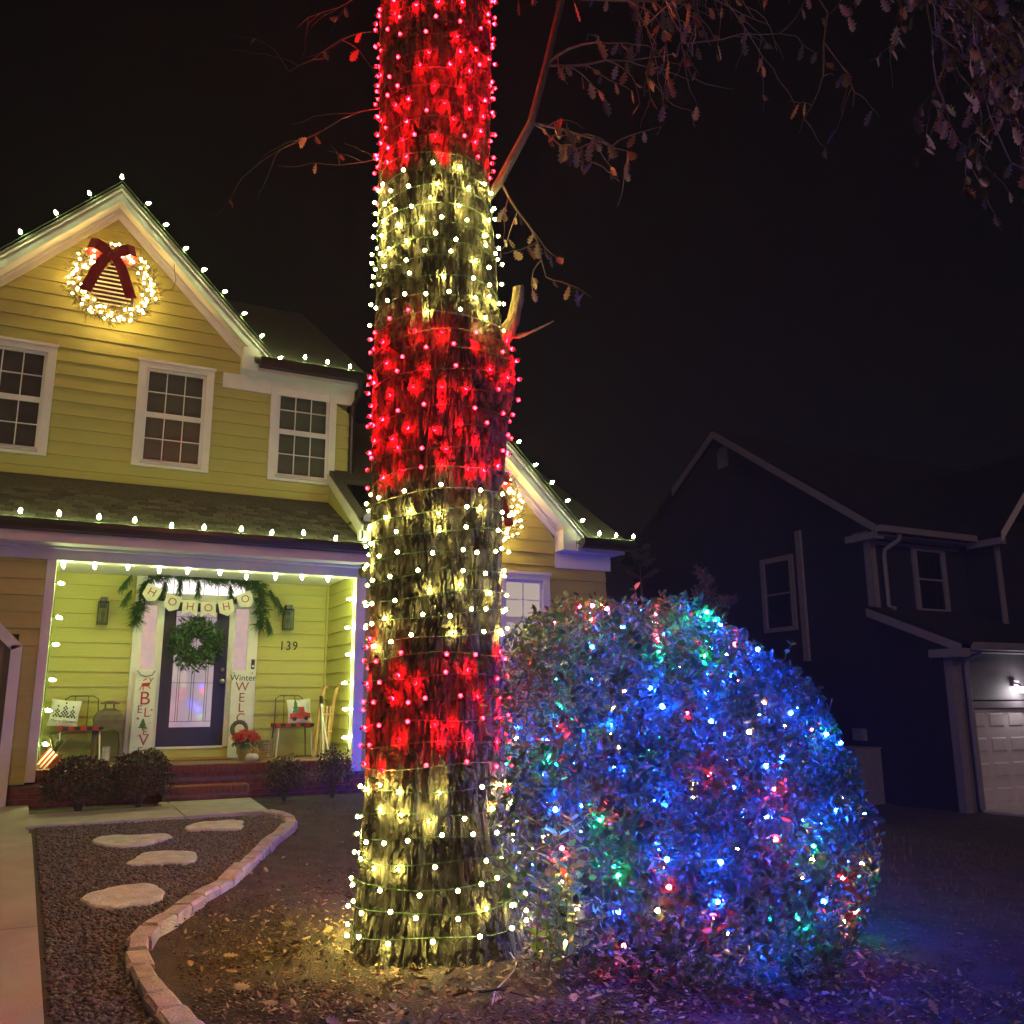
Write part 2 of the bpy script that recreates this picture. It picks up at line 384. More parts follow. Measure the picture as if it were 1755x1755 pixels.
def xpl(x): return lambda u, d, z: (x - d, u, z)     # faces -X

# ------------------------------------------------------------------ the yellow house
H = thing('house', 'two storey pale yellow clapboard house with gables outlined in white bulbs', 'house', (.25, 13.0, .3))
AX, AZ = .25, 9.13            # gable apex, outer edge
WIN = [(-1.47, -.385), (.715, 1.80), (2.68, 3.74)]
WZ0, WZ1 = 4.90, 6.55
holes = [(a + .10, b - .10, WZ0 + .10, WZ1 - .10) for a, b in WIN]
def up_x(z):
    if z <= 6.32: return (-3.5, 3.97)
    h = min(1.98, max(.02, 8.80 - z)); return (AX - h, AX + h)
clad(H, 'upper_wall', ypl(13.8), 4.55, 8.78, .2, up_x, holes)
clad(H, 'upper_wall_eave', ypl(13.8), 6.32, 6.5, .18, lambda z: (2.24, 3.97), [(2.78, 3.64, 6.0, 6.45)], boards=False)
MB().box(3.85, 3.97, 13.945, 19, 4.2, 6.55).build('side_wall', SIDING, H)

def gable_trim(apx, apz, span_r, span_l, yf, yw, ybk, ez, tag_):
    """45 degree gable: roof slabs, rake boards, soffit and frieze; ends where z = apz - span"""
    for sgn, sp in ((1, span_r), (-1, span_l)):
        def P(t, dz): return (apx + sgn * t, apz - t + dz)
        w = .155 * 1.414
        def slab(t0, t1, d0, d1, y0, y1, name, m, label=None):
            a = [P(t0, d0), P(t1, d0), P(t1, d1), P(t0, d1)]
            if sgn < 0: a = a[::-1]
            return MB().prism_y(a[::-1], y0, y1).build(name, m, H)
        slab(0, sp + .04, .0, .045, yf - .035, ybk, 'gable_roof', SHINGLE)
        slab(0, sp, -w, -.003, yf, yf + .03, 'rake_board', DRIP)
        slab(0, sp, -.055, -.004, yf - .022, yf - .002, 'drip_edge', DRIP)
        slab(0, sp, -w, -w + .03, yf + .032, yw - .002, 'rake_soffit', SOFFIT)
        slab(0, sp - .10, -w - .165, -w - .003, yw - .045, yw - .022, 'frieze_board', TRIM)
        slab(0, sp - .04, -w - .055, -w - .002, yw - .075, yw - .047, 'crown_moulding', TRIM)
gable_trim(AX, AZ, 2.30, 2.30, 13.5, 13.8, 19.0, 6.5, 'main')
# boxed returns at the foot of the gable
for sgn in (1, -1):
    xa, xb = sorted((AX + sgn * 1.93, AX + sgn * 2.16))
    MB().box(xa, xb, 13.495, 13.775, 6.56, 6.92).build('eave_return', TRIM, H)
    xa, xb = sorted((AX + sgn * 1.93, AX + sgn * 2.02))
    MB().box(xa, xb, 13.755, 13.778, 6.30, 6.84).build('frieze_board', TRIM, H)
for x0, x1 in ((2.27, 4.04), (-3.6, -1.77)):
    MB().box(x0 - .34 if x0 > 0 else x0, x1 if x0 > 0 else x1 + .34, 13.752, 13.778, 6.302, 6.545).build('frieze_board', TRIM, H)
    MB().box(x0, x1, 13.50, 13.79, 6.548, 6.575).build('eave_soffit', SOFFIT, H)
    MB().box(x0 + .145, x1 + .01, 13.475, 13.498, 6.55, 6.66).build('fascia_board', FASCIA, H)
    g = MB(); g.prism_x([(13.36, 6.61), (13.473, 6.60), (13.473, 6.735), (13.34, 6.745), (13.34, 6.69)], x0 + .15, x1 + .14); g.build('gutter', GUTTER, H)
# corner downspout
MB().tube([(4.04, 13.42, 6.6), (4.05, 13.5, 6.42), (4.01, 13.7, 6.28), (4.01, 13.74, 6.1), (4.01, 13.74, 4.55)], .04, 8).build('downspout', GUTTER, H)
# main roof behind, slope .633
for a, b, y0 in ((2.34, 4.16, 13.36), (-1.80, 2.338, 16.0), (-3.6, -1.802, 13.36)):
    z0 = 6.70 + (y0 - 13.36) * .633
    MB().prism_x([(y0, z0), (18.4, 9.89), (23.4, 6.72), (23.4, 6.64), (18.4, 9.81), (y0, z0 - .08)], a, b).build('main_roof', SHINGLE, H)
MB().box(-3.4, 3.84, 19.0, 23, .3, 6.6).build('rear_wall', SIDING, H)

def sash_window(x0, x1, z0, z1, y, cols, interior, lower=None, lit=None, name='window'):
    t = .115
    w = MB(); w.box(x0, x0 + t, y - .045, y + .02, z0, z1).box(x1 - t, x1, y - .045, y + .02, z0, z1).box(x0 + t, x1 - t, y - .045, y + .02, z1 - t, z1)
    w.box(x0 + t, x1 - t, y - .045, y + .02, z0, z0 + .07)
    w.box(x0 - .02, x1 + .02, y - .06, y - .047, z1 - .03, z1 + .015)
    w = w.build(name, TRIM, H)
    MB().box(x0 + t, x1 - t, y - .075, y - .046, z0 + .045, z0 + .085).build('sill', FASCIA, w)
    ix0, ix1, iz0, iz1 = x0 + t, x1 - t, z0 + .07, z1 - t
    zm = (iz0 + iz1) / 2 - .02; s = .042
    for (a, b, yy) in ((iz0, zm + .025, y - .018), (zm - .025 + .05, iz1, y + .006)):
        f = MB(); f.box(ix0, ix0 + s, yy, yy + .03, a, b).box(ix1 - s, ix1, yy, yy + .03, a, b).box(ix0 + s, ix1 - s, yy, yy + .03, a, a + .05).box(ix0 + s, ix1 - s, yy, yy + .03, b - .04, b)
        f.build('sash', TRIM, w)
        gx0, gx1, ga, gb = ix0 + s, ix1 - s, a + .05, b - .04
        mu = .016; cw = (gx1 - gx0 - (cols - 1) * mu) / cols; ch = (gb - ga - mu) / 2
        bars = MB()
        for k in range(1, cols): bars.box(gx0 + k * cw + (k - 1) * mu, gx0 + k * (cw + mu), yy + .004, yy + .024, ga, gb)
        for k in range(cols): bars.box(gx0 + k * (cw + mu), gx0 + k * (cw + mu) + cw, yy + .004, yy + .024, ga + ch, ga + ch + mu)
        bars.build('muntin', TRIM, w)
        for k in range(cols):
            for q in range(2):
                px_, pz_ = gx0 + k * (cw + mu), ga + q * (ch + mu)
                MB().box(px_, px_ + cw, yy + .011, yy + .016, pz_, pz_ + ch).build('pane', lit or GLASS, w)
    if interior is not None:
        lo = zm if lower is not None else iz0
        MB().box(ix0, ix1, y + .075, y + .085, iz0 + (.02 if lower is None else .05), zm).build('blind', interior if lower is None else lower, w)
        MB().box(ix0, ix1, y + .095, y + .105, zm, iz1).build('blind', interior, w)
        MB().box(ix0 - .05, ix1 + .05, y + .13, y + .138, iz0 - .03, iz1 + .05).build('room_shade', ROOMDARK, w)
for i, (a, b) in enumerate(WIN):
    sash_window(a, b, WZ0, WZ1, 13.775, 3, CURTAIN if i == 0 else BLIND, None if i == 0 else BLIND)

# gable vent behind the wreath
vz0, vz1 = 7.28, 8.02
v = MB().prism_y([(-.06, vz0), (.56, vz0), (.56, vz0 + .35), (.25, vz1 + .02), (-.06, vz0 + .35)], 13.765, 13.79).build('gable_vent', ROOMDARK, H)
for k in range(10):
    z = vz0 + .03 + k * .068; h = min(.27, max(.03, (vz1 - z) * .82))
    MB().obox((.25, 13.745, z + .02), (h, 0, 0), (0, .016, .016), (0, -.003, .003)).build('vent_slat', TRIM, v)

# porch roof with separate shingles
PRX0, PRX1 = -6.2, 3.66
sy, sz = 11.72, 3.59; ey, ez = 13.79, 4.63
sl = math.hypot(ey - sy, ez - sz); dy, dz = (ey - sy) / sl, (ez - sz) / sl
pr = MB().prism_x([(sy, sz - .05), (sy, sz), (ey, ez), (ey, ez - .05)], PRX0, PRX1).build('porch_roof', SHINGLE, H)
TAB = mat('shingle_tab', (.040, .035, .030), (.135, .122, .105), 1, .9, .7, 260, island=True)
_oi = TAB.node_tree.nodes.new('ShaderNodeObjectInfo'); TAB.node_tree.links.new(_oi.outputs['Random'], next(n for n in TAB.node_tree.nodes if n.type == 'VALTORGB').inputs[0])
tabm = MB().box(0, .169, 0, .155, 0, .010).mesh('shingle', TAB)
q0 = Matrix(((1, 0, 0), (0, dy, -dz), (0, dz, dy))).to_quaternion()
rest = MB(); nr = int(sl / .14); cnt = 0
for rrow in range(nr):
    t = -.012 + rrow * .14; off = (rrow % 2) * .09 + random.uniform(-.02, .02)
    x = PRX0 + off
    while x < PRX1 - .02:
        lift = .0045 + random.uniform(0, .003)
        p = (x, sy + dy * t - dz * lift, sz + dz * t + dy * lift)
        wv = min(.169, PRX1 - x)
        if x > -.95 and rrow < 11 and cnt < 298:
            inst('shingle', tabm, pr, p, q0, (wv / .169, 1, random.uniform(.8, 1.6))); cnt += 1
        else:
            o_ = Vector(p); u = V(wv / 2, 0, 0); vv = V(0, dy, dz) * .0775; ww = V(0, -dz, dy) * .0035
            rest.obox(o_ + u + vv + ww, u, vv, ww)
        x += .18
kind(rest.build('shingle_field', SHINGLE, pr), 'stuff')
MB().prism_x([(11.585, 3.49), (11.70, 3.475), (11.70, 3.585), (11.56, 3.60), (11.56, 3.545)], PRX0, PRX1 + .02).build('gutter', GUTTER, H)
MB().box(PRX0, 3.72, 11.702, 11.73, 3.355, 3.50).build('fascia_board', FASCIA, H)
MB().box(PRX0, 3.70, 11.732, 12.185, 3.372, 3.40).build('porch_soffit', SOFFIT, H)
MB().box(PRX0, 3.72, 12.06, 12.19, 3.34, 3.369).build('crown_moulding', SOFFIT, H)
MB().box(PRX0, 3.71, 12.16, 12.34, 3.215, 3.338).build('porch_beam', TRIM, H)
# porch shell
MB().box(-.1, 3.72, 12.341, 13.8, 3.28, 3.32).build('porch_ceiling', SOFFIT, H)
DHOLE = (1.0, 2.63, .74, 3.30)
clad(H, 'porch_back_wall', ypl(13.8), .72, 3.30, .2, lambda z: (-.1, 3.75), [DHOLE])
clad(H, 'porch_side_wall', xpl(3.75), .72, 3.28, .2, lambda z: (12.36, 13.78), [], backdepth=.05)
MB().box(3.70, 3.735, 13.74, 13.775, .72, 3.28).build('corner_trim', SIDING, H)
MB().box(-.14, -.10, 12.34, 13.8, .6, 3.3).build('porch_left_wall', SIDING, H)
MB().box(-.205, -.1, 12.165, 12.34, .59, 3.213).build('porch_corner_board', TRIM, H)
MB().box(3.695, 3.83, 12.165, 12.34, .57, 3.213).build('porch_corner_board', TRIM, H)
# garage front left of the porch
clad(H, 'garage_wall', ypl(12.2), .57, 3.213, .2, lambda z: (-6.2, -.207), [(-5.2, -.42, 0, 2.30)], maxlen=4.5)
gt = MB()
gt.box(-.49, -.372, 12.135, 12.2, .30, 2.162)
gt.prism_y([(-.49, 2.11), (-.372, 2.163), (-.634, 2.43), (-.69, 2.312)], 12.135, 12.2)
gt.box(-5.2, -.655, 12.137, 12.2, 2.312, 2.428)
gt.build('garage_door_trim', TRIM, H)
gd = MB().box(-5.2, -.42, 12.30, 12.34, .30, 2.5).build('garage_door', mat('garage_door_paint', (.16, .13, .125), (.2, .165, .155), 3, .5), H)
for k in range(4):
    MB().box(-.86, -.56, 12.285, 12.298, .40 + k * .5, .78 + k * .5).build('door_panel', M['garage_door_paint'], gd)
MB().tube([(-.60, 12.283, 1.43), (-.60, 12.24, 1.45), (-.60, 12.24, 1.56), (-.60, 12.283, 1.58)], .012, 6).build('door_handle', STEEL, gd)

# brickwork: foundation, porch edge and two steps
bw = .195; bh = .057; jt = .010
brm = MB().box(0, bw, 0, .09, 0, bh).mesh('brick', BRICK)
rowm = MB().box(0, .056, 0, .19, 0, .088).mesh('brick', BRICK)
def brick_wall(name, x0, x1, yf, z0, z1, parent, zt=None, x1b=None):
    core = MB().box(x0, x1b or x1, yf + .006, yf + .16, z0, z1).build(name, MORTAR, parent)
    z = z0 + jt; k = 0
    while z + bh <= z1 + .005:
        x = x0 - (k % 2) * (bw + jt) / 2 + .004
        while x < x1 - .02:
            a = max(x, x0 + .004); b = min(x + bw, x1)
            if b - a > .03: inst('brick', brm, core, (a, yf + random.uniform(-.003, .002), z), None, ((b - a) / bw, .7, 1))
            x += bw + jt
        z += bh + jt; k += 1
    return core
PF = .72
brick_wall('foundation_wall', -.37, 3.95, 12.22, .26, .565, H, x1b=7.85)
brick_wall('porch_riser', -.1, 3.69, 12.235, .565, .64, H)
fl = MB().box(-.1, 3.74, 12.40, 13.8, .55, PF).build('porch_floor', mat('porch_floor_paint', (.22, .13, .10), (.3, .19, .14), 6, .8, .2, 60), H)
def rowlocks(x0, x1, yf, zt, depth, parent, name):
    core = MB().box(x0, x1, yf + .01, yf + depth, zt - .095, zt - .004).build(name, MORTAR, parent)
    x = x0
    while x < x1 - .03:
        wv = min(.056, x1 - x); inst('brick', rowm, core, (x, yf + random.uniform(-.003, .003), zt - .088 + random.uniform(-.002, .002)), None, (wv / .056, depth / .19 * .98, 1)); x += .0665
    return core
rowlocks(-.095, 3.69, 12.185, PF + .004, .21, H, 'porch_edge')
st = thing('brick_steps', 'red brick steps leading up to the blue front door', 'steps', (1.8, 11.9, .3))
brick_wall('step_riser', 1.30, 2.28, 11.86, .30, .40, st)
MB().box(1.31, 2.27, 12.025, 12.2, .30, .40).build('step_core', MORTAR, st)
rowlocks(1.28, 2.30, 11.835, .49, .345, st, 'tread')

# front door unit
Y0 = 13.775
cs = MB()
cs.box(.93, 1.055, 13.72, 13.80, PF + .02, 3.30).box(2.52, 2.665, 13.72, 13.80, PF + .02, 3.30)
cs.box(1.055, 2.52, 13.72, 13.80, 3.275, 3.345)
cs.box(1.235, 1.335, 13.735, 13.80, PF + .16, 3.0).box(2.245, 2.335, 13.735, 13.80, PF + .16, 3.0)
cs.box(1.055, 2.52, 13.735, 13.80, 2.93, 3.05)
cs.box(1.055, 1.235, 13.745, 13.80, PF + .16, 1.965).box(2.335, 2.52, 13.745, 13.80, PF + .16, 1.965)
cs.box(1.055, 1.235, 13.745, 13.80, 2.865, 2.93).box(2.335, 2.52, 13.745, 13.80, 2.865, 2.93)
df = cs.build('door_frame', TRIM, H)
MB().box(1.335, 2.245, 13.68, 13.80, .862, .89).build('threshold', SOFFIT, df)
MB().box(1.06, 2.515, 13.70, 13.79, PF + .002, .86).build('sill_board', SIDING, df)
for a, b in ((1.055, 1.235), (2.335, 2.52)):
    MB().box(a, b, 13.775, 13.782, 1.965, 2.865).build('sidelight_pane', PANE_LIT, df)
for k in range(5):
    a = 1.235 + k * .209
    MB().box(a - (.18 if k == 0 else 0), a + .2 + (.185 if k == 4 else 0), 13.775, 13.782, 3.05, 3.275).build('transom_pane', TRANSOM_LIT, df)
    if k: MB().box(a - .009, a, 13.772, 13.786, 3.05, 3.275).build('transom_bar', BRONZE, df)
DR = MB(); gx0, gx1, gz0_, gz1_ = 1.50, 2.065, 1.155, 2.80
DR.box(1.338, gx0, 13.752, 13.795, .892, 2.928).box(gx1, 2.242, 13.752, 13.795, .892, 2.928).box(gx0, gx1, 13.752, 13.795, .892, gz0_).box(gx0, gx1, 13.752, 13.795, gz1_, 2.928)
door = DR.build('door', BLUEDOOR, H, label='navy blue front door with a tall leaded glass panel')
MB().box(gx0, gx1, 13.772, 13.778, gz0_, gz1_).build('door_glass', DOOR_LIT, door)
lead = MB()
for x in (gx0 + .075, gx0 + .105, (gx0 + gx1) / 2 - .017, (gx0 + gx1) / 2 + .017, gx1 - .105, gx1 - .075): lead.box(x - .0035, x + .0035, 13.767, 13.7715, gz0_ + .08, gz1_ - .08)
for z in (gz0_ + .08, gz0_ + .62, gz1_ - .62, gz1_ - .08): lead.box(gx0, gx1, 13.768, 13.7716, z - .0035, z + .0035)
lead.build('leaded_came', BLACK, door)
fr = MB()
for a, b, c, d in ((gx0 - .03, gx0, gz0_ - .03, gz1_ + .03), (gx1, gx1 + .03, gz0_ - .03, gz1_ + .03), (gx0, gx1, gz0_ - .03, gz0_), (gx0, gx1, gz1_, gz1_ + .03)): fr.box(a, b, 13.742, 13.7515, c, d)
fr.build('glass_moulding', BLUEDOOR, door)
Rm = Matrix.Rotation(math.pi / 2, 3, 'X')
MB().lathe([(.033, 0), (.033, .01), (.024, .02), (.018, .03), (0.004, .032)], (2.185, 13.752, 1.96), 12, Rm).build('deadbolt', STEEL, door, True)
MB().lathe([(.034, 0), (.034, .012), (.014, .02), (.014, .05), (.03, .06), (.033, .078), (.022, .09), (.003, .092)], (2.185, 13.752, 1.80), 12, Rm).build('door_knob', STEEL, door, True)
db = MB().box(2.59, 2.635, 13.695, 13.7195, 1.98, 2.12).build('doorbell', BLACK, H)
MB().lathe([(.017, 0), (.017, .004), (.001, .006)], (2.612, 13.695, 2.02), 12, Rm).build('bell_button', WHITEP, db)

def text_mesh(body, size, depth, m):
    cu = bpy.data.curves.new('lettering', 'FONT'); cu.body = body; cu.size = size; cu.extrude = depth; cu.align_x = 'CENTER'; cu.align_y = 'CENTER'; cu.resolution_u = 4
    o = bpy.data.objects.new('lettering', cu); COL.objects.link(o); bpy.context.view_layer.update()
    me = bpy.data.meshes.new_from_object(o.evaluated_get(bpy.context.evaluated_depsgraph_get()))
    bpy.data.objects.remove(o); bpy.data.curves.remove(cu); me.materials.clear(); me.materials.append(m); me.name = 'lettering'; return me
QX = Matrix.Rotation(math.pi / 2, 3, 'X')
def text(name, body, size, m, parent, loc, depth=.002, tilt=0, sx=1):
    q = (Matrix.Rotation(tilt, 3, 'Y') @ QX).to_quaternion()
    return inst(name, text_mesh(body, size, depth, m), parent, loc, q, (sx, 1, 1))
for k, ch in enumerate('139'):
    text('house_number', ch, .19, BLACKP, H, (3.04 + k * .10, 13.770, 2.33), .006, 0, .85)

# wing on the right: main slope roof and front gable
WX, WZ = 5.49, 5.86
MB().box(3.84, 7.80, 12.35, 17, .3, 3.5).build('wing_core', SIDING, H)
wh = [(5.02, 6.70, 2.0, 3.33)]
clad(H, 'wing_wall', ypl(12.2), .57, 5.50, .2, lambda z: (3.832, 7.87) if z < 3.62 else (WX - max(.02, min(1.45, 5.50 - z)), WX + max(.02, min(1.45, 5.50 - z))), wh)
MB().box(7.80, 7.87, 12.345, 17, .3, 3.95).build('wing_side_wall', SIDING, H)
_H = H
gable_trim(WX, WZ, 1.80, 1.80, 11.9, 12.2, 16.5, 3.9, 'wing')
for sgn in (1, -1):
    xa, xb = sorted((WX + sgn * 1.43, WX + sgn * 1.66))
    MB().box(xa, xb, 11.893, 12.172, 3.80, 4.13).build('eave_return', TRIM, H)
    xa, xb = sorted((WX + sgn * 1.43, WX + sgn * 1.52))
    MB().box(xa, xb, 12.155, 12.178, 3.55, 4.06).build('frieze_board', TRIM, H)
MB().box(7.0, 7.95, 12.15, 12.178, 3.552, 3.79).build('frieze_board', TRIM, H)
MB().box(7.14, 8.02, 11.90, 12.19, 3.795, 3.82).build('eave_soffit', SOFFIT, H)
MB().box(7.16, 8.05, 11.873, 11.897, 3.79, 3.90).build('fascia_board', FASCIA, H)
MB().prism_x([(11.76, 3.86), (11.87, 3.85), (11.87, 3.985), (11.74, 3.995), (11.74, 3.93)], 7.22, 8.20).build('gutter', GUTTER, H)
for a, b, y0 in ((7.20, 8.20, 11.78), (3.79, 7.198, 13.4), (3.66, 3.788, 11.78)):
    z0 = 3.90 + (y0 - 11.78) * .64
    MB().prism_x([(y0, z0), (16.5, 6.92), (21, 3.95), (21, 3.87), (16.5, 6.84), (y0, z0 - .07)], a, b).build('wing_roof', SHINGLE, H)
MB().prism_x([(11.80, 3.70), (11.80, 3.90), (13.74, 5.09), (13.74, 4.94)], 3.63, 3.655).build('rake_board', TRIM, H)
MB().box(3.60, 3.80, 11.80, 11.9, 3.68, 3.82).build('eave_return', TRIM, H)
MB().prism_x([(12.0, 3.6), (12.0, 3.94), (16.5, 6.82), (16.5, 3.6)], 3.67, 3.80).build('wing_gable_end', SIDING, H)
sash_window(5.90, 6.80, 2.0, 3.44, 12.175, 2, None, lit=WING_LIT)
sash_window(5.00, 5.90, 2.0, 3.44, 12.176, 2, None, lit=WING_LIT)
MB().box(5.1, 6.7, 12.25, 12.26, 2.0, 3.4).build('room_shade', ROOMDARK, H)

# ------------------------------------------------------------------ lights strings
def bulb_mesh(name, r, L, em, seg=8, socket=True):
    mb = MB(); mb.k = 1
    if socket: mb.lathe([(r * .55, -L * .55), (r * .6, 0)], seg=6)
    mb.k = 0
    mb.lathe([(r * .55, .0), (r * .95, L * .18), (r, L * .38), (r * .78, L * .68), (r * .4, L * .9), (r * .08, L)], seg=seg)
    return mb.mesh(name, [em, WIRE], smooth=True)
C9 = bulb_mesh('bulb', .021, .068, E_C9)
def polyline(pts, step):
    pts = [Vector(p) for p in pts]; out = []; carry = 0.0
    for a, b in zip(pts[:-1], pts[1:]):
        L = (b - a).length; t = carry
        while t < L: out.append((a.lerp(b, t / L), (b - a).normalized())); t += step
        carry = t - L
    return out
def light_string(label, pts, bulbs, wire_r=.006, group='white bulb strings on the house'):
    t = thing('string_lights', label, 'string lights', pts[0], group)
    MB().tube(pts, wire_r, 5).build('wire', WIRE, t)
    for p, d in bulbs:
        d = (Vector(d) + rvec() * .16).normalized()
        inst('bulb', C9, t, Vector(p) + d * .035 + rvec() * .022, basis(d))
    return t
yl = 13.41
pts = [(AX - 2.3, yl, AZ - 2.3 + .06), (AX, yl, AZ + .06), (AX + 2.3, yl, AZ - 2.3 + .06), (2.62, 13.38, 6.77), (4.18, 13.38, 6.76)]
bl = [((AX - k * .405, yl, AZ + .06 - k * .405), (-.55, -.1, 1) if k else (0, 0, 1)) for k in range(0, 6)]
bl += [((AX + k * .302, yl, AZ + .06 - k * .302), (.9, -.2, .55)) for k in range(1, 9)]
bl += [((x, 13.37, 6.77), (0, -.1, 1)) for x in (3.08, 3.48, 3.86)]
light_string('white bulb string along the peak of the upper gable and its eave', pts, bl)
light_string('white bulb string along the dark gutter of the porch roof', [(-2, 11.60, 3.605), (3.69, 11.60, 3.605)], [((-1.78 + k * .415, 11.60, 3.60), (0, 0, 1)) for k in range(14)])
bl = [((-.03 + k * .373, 12.375, 3.245), (.05, -.1, -1)) for k in range(11)]
bl += [((-.075, 12.375, 2.95 - k * .385), (1, -.1, -.1)) for k in range(6)] + [((3.705, 12.375, 2.92 - k * .385), (-1, -.1, -.12)) for k in range(6)]
light_string('white bulb string framing the porch opening and hanging down both posts', [(-.085, 12.375, .8), (-.085, 12.375, 3.25), (3.70, 12.375, 3.25), (3.70, 12.375, .8)], bl)
yl = 11.81
bl = [((WX + k * .28, yl, WZ + .06 - k * .28), (.9, -.2, .55)) for k in range(0, 7)] + [((WX - k * .3, yl, WZ + .06 - k * .3), (-.6, -.1, 1)) for k in range(1, 6)] + [((x, 11.76, 4.02), (0, -.1, 1)) for x in (7.50, 7.80, 8.14)]
light_string('white bulb string along the gable of the lower right wing', [(WX - 1.78, yl, WZ - 1.72), (WX, yl, WZ + .06), (WX + 1.78, yl, WZ - 1.72), (7.4, 11.78, 4.02), (8.18, 11.78, 4.02)], bl)

# ------------------------------------------------------------------ greenery helpers
def leaf_cloud(pos, nrm, tip, L, Wd, fold=.25):
    """numpy leaves: 6 verts folded along the midrib"""
    n = len(pos); nrm = nrm / np.linalg.norm(nrm, axis=1, keepdims=True)
    tip = tip - nrm * (tip * nrm).sum(1, keepdims=True); tip /= np.linalg.norm(tip, axis=1, keepdims=True) + 1e-9
    side = np.cross(nrm, tip); L = L[:, None]; w = Wd[:, None]
    sh = [(0, 0, 0), (.32, .46, 1), (.68, .40, 1), (1, 0, -.3), (.68, -.40, 1), (.32, -.46, 1)]
    vs = np.stack([pos + tip * L * a + side * w * b + nrm * w * fold * c * (.5 if c > 0 else 1) for a, b, c in sh], 1)
    base = np.arange(n)[:, None] * 6
    fs = np.stack([base + np.array([0, 3, 2, 1]), base + np.array([0, 5, 4, 3])], 1).reshape(-1, 4)
    return vs.reshape(-1, 3), fs
def rand_dirs(n):
    d = RNG.normal(size=(n, 3)); return d / np.linalg.norm(d, axis=1, keepdims=True)
def needles(mb, p, d, n, L, spread):
    p = Vector(p)
    for _ in range(n):
        dd = (Vector(d) + rvec() * spread).normalized(); s = dd.cross(rvec()).normalized() * .0045
        a = p + rvec() * .012; b = a + dd * L * random.uniform(.6, 1.1)
        mb.add([a - s, a + s, b + s * .5, b - s * .5], [(0, 1, 2, 3)])
def wreath(name, label, c, R, thick, m, n, parent=None, L=.09):
    c = Vector(c); t = thing(name, label, 'wreath', c)
    MB().tube([c + V(math.cos(a) * R, .02, math.sin(a) * R) for a in [k * math.pi / 12 for k in range(25)]], thick * .35, 8).build('ring', BARK2, t)
    mb = MB()
    for k in range(n):
        a = random.uniform(0, 2 * math.pi); b = random.uniform(0, 2 * math.pi); rr = thick * random.uniform(.2, .95)
        o = V(math.cos(a), 0, math.sin(a)); p = c + o * (R + rr * math.cos(b)) + V(0, -abs(math.sin(b)) * rr, 0)
        d = o * math.cos(b) * 1.0 + V(0, -.7, 0) + V(-math.sin(a), 0, math.cos(a)) * .7
        needles(mb, p, d, 6, L, .75)
    kind(mb.build('greenery', m, t), 'stuff')
    return t
def ribbon(pts, w, m, parent, name, wdir=(1, 0, 0), th=.006):
    mb = MB(); wd = Vector(wdir).normalized()
    pts = [Vector(p) for p in pts]
    for a, b in zip(pts[:-1], pts[1:]):
        n = (b - a).cross(wd).normalized() * th / 2
        mb.hexa([a - wd * w / 2 - n, a + wd * w / 2 - n, b + wd * w / 2 - n, b - wd * w / 2 - n, a - wd * w / 2 + n, a + wd * w / 2 + n, b + wd * w / 2 + n, b - wd * w / 2 + n])
    return mb.build(name, m, parent)
def bow(c, s, parent):
    c = Vector(c)
    for sg in (-1, 1):
        loop = [c + V(sg * s * a, -.05 - b * s, d * s) for a, b, d in ((0, 0, 0), (.18, .18, .12), (.42, .26, .20), (.60, .16, .22), (.64, 0, .16), (.50, -.08, .06), (.25, -.08, 0), (0, 0, 0))]
        ribbon(loop, .17 * s * 1.9, REDV, parent, 'bow_loop', (sg * -.25, 0, 1))
        tail = [c + V(sg * s * a, -.07 - b * s, d * s) for a, b, d in ((.10, .1, -.05), (.24, .16, -.3), (.38, .10, -.62), (.48, .14, -.92), (.60, .10, -1.22))]
        ribbon(tail, .30 * s, REDV, parent, 'bow_tail', (1, .1, sg * .22))
    MB().lathe([(.02, -.08 * s), (.10 * s, -.06 * s), (.11 * s, .06 * s), (.02, .08 * s)], c + V(0, -.08, 0), 10).build('bow_knot', REDV, parent, True)
WB = bulb_mesh('bulb', .016, .03, E_WREATH, 6)
def lit_wreath(label, c, R, n, L):
    t = wreath('lit_wreath', label, c, R, .12, NEEDLE2, n, L=L)
    for k in range(105):
        a = 2 * math.pi * k / 105 + random.uniform(-.05, .05); b = random.uniform(-1, 1); o = V(math.cos(a), 0, math.sin(a))
        p = Vector(c) + o * (R + .115 * b) + V(0, -.10 - .04 * random.random(), 0)
        inst('bulb', WB, t, p, basis(rvec() + V(0, -1, 0)))
    return t
w1 = lit_wreath('large wreath of warm bulbs with red bow high on the upper gable', (.26, 13.66, 7.60), .50, 420, .13)
bow((.20, 13.56, 7.98), .52, w1)
w2 = lit_wreath('wreath of warm bulbs with red bow on the lower wing gable behind the trunk', (5.64, 12.06, 4.36), .50, 420, .13)
bow((5.64, 11.96, 4.72), .52, w2)
MB().tube([(1.05, 13.49, 8.22), (1.09, 13.60, 8.0), (1.13, 13.70, 7.88), (1.09, 13.73, 7.75), (.98, 13.72, 7.70), (.90, 13.70, 7.62)], .004, 4).build('power_cord', BLACK, w1)
MB().tube([(6.27, 11.84, 5.10), (6.20, 11.92, 4.98), (6.17, 12.10, 4.9), (6.17, 12.14, 4.6)], .004, 4).build('power_cord', BLACK, w2)

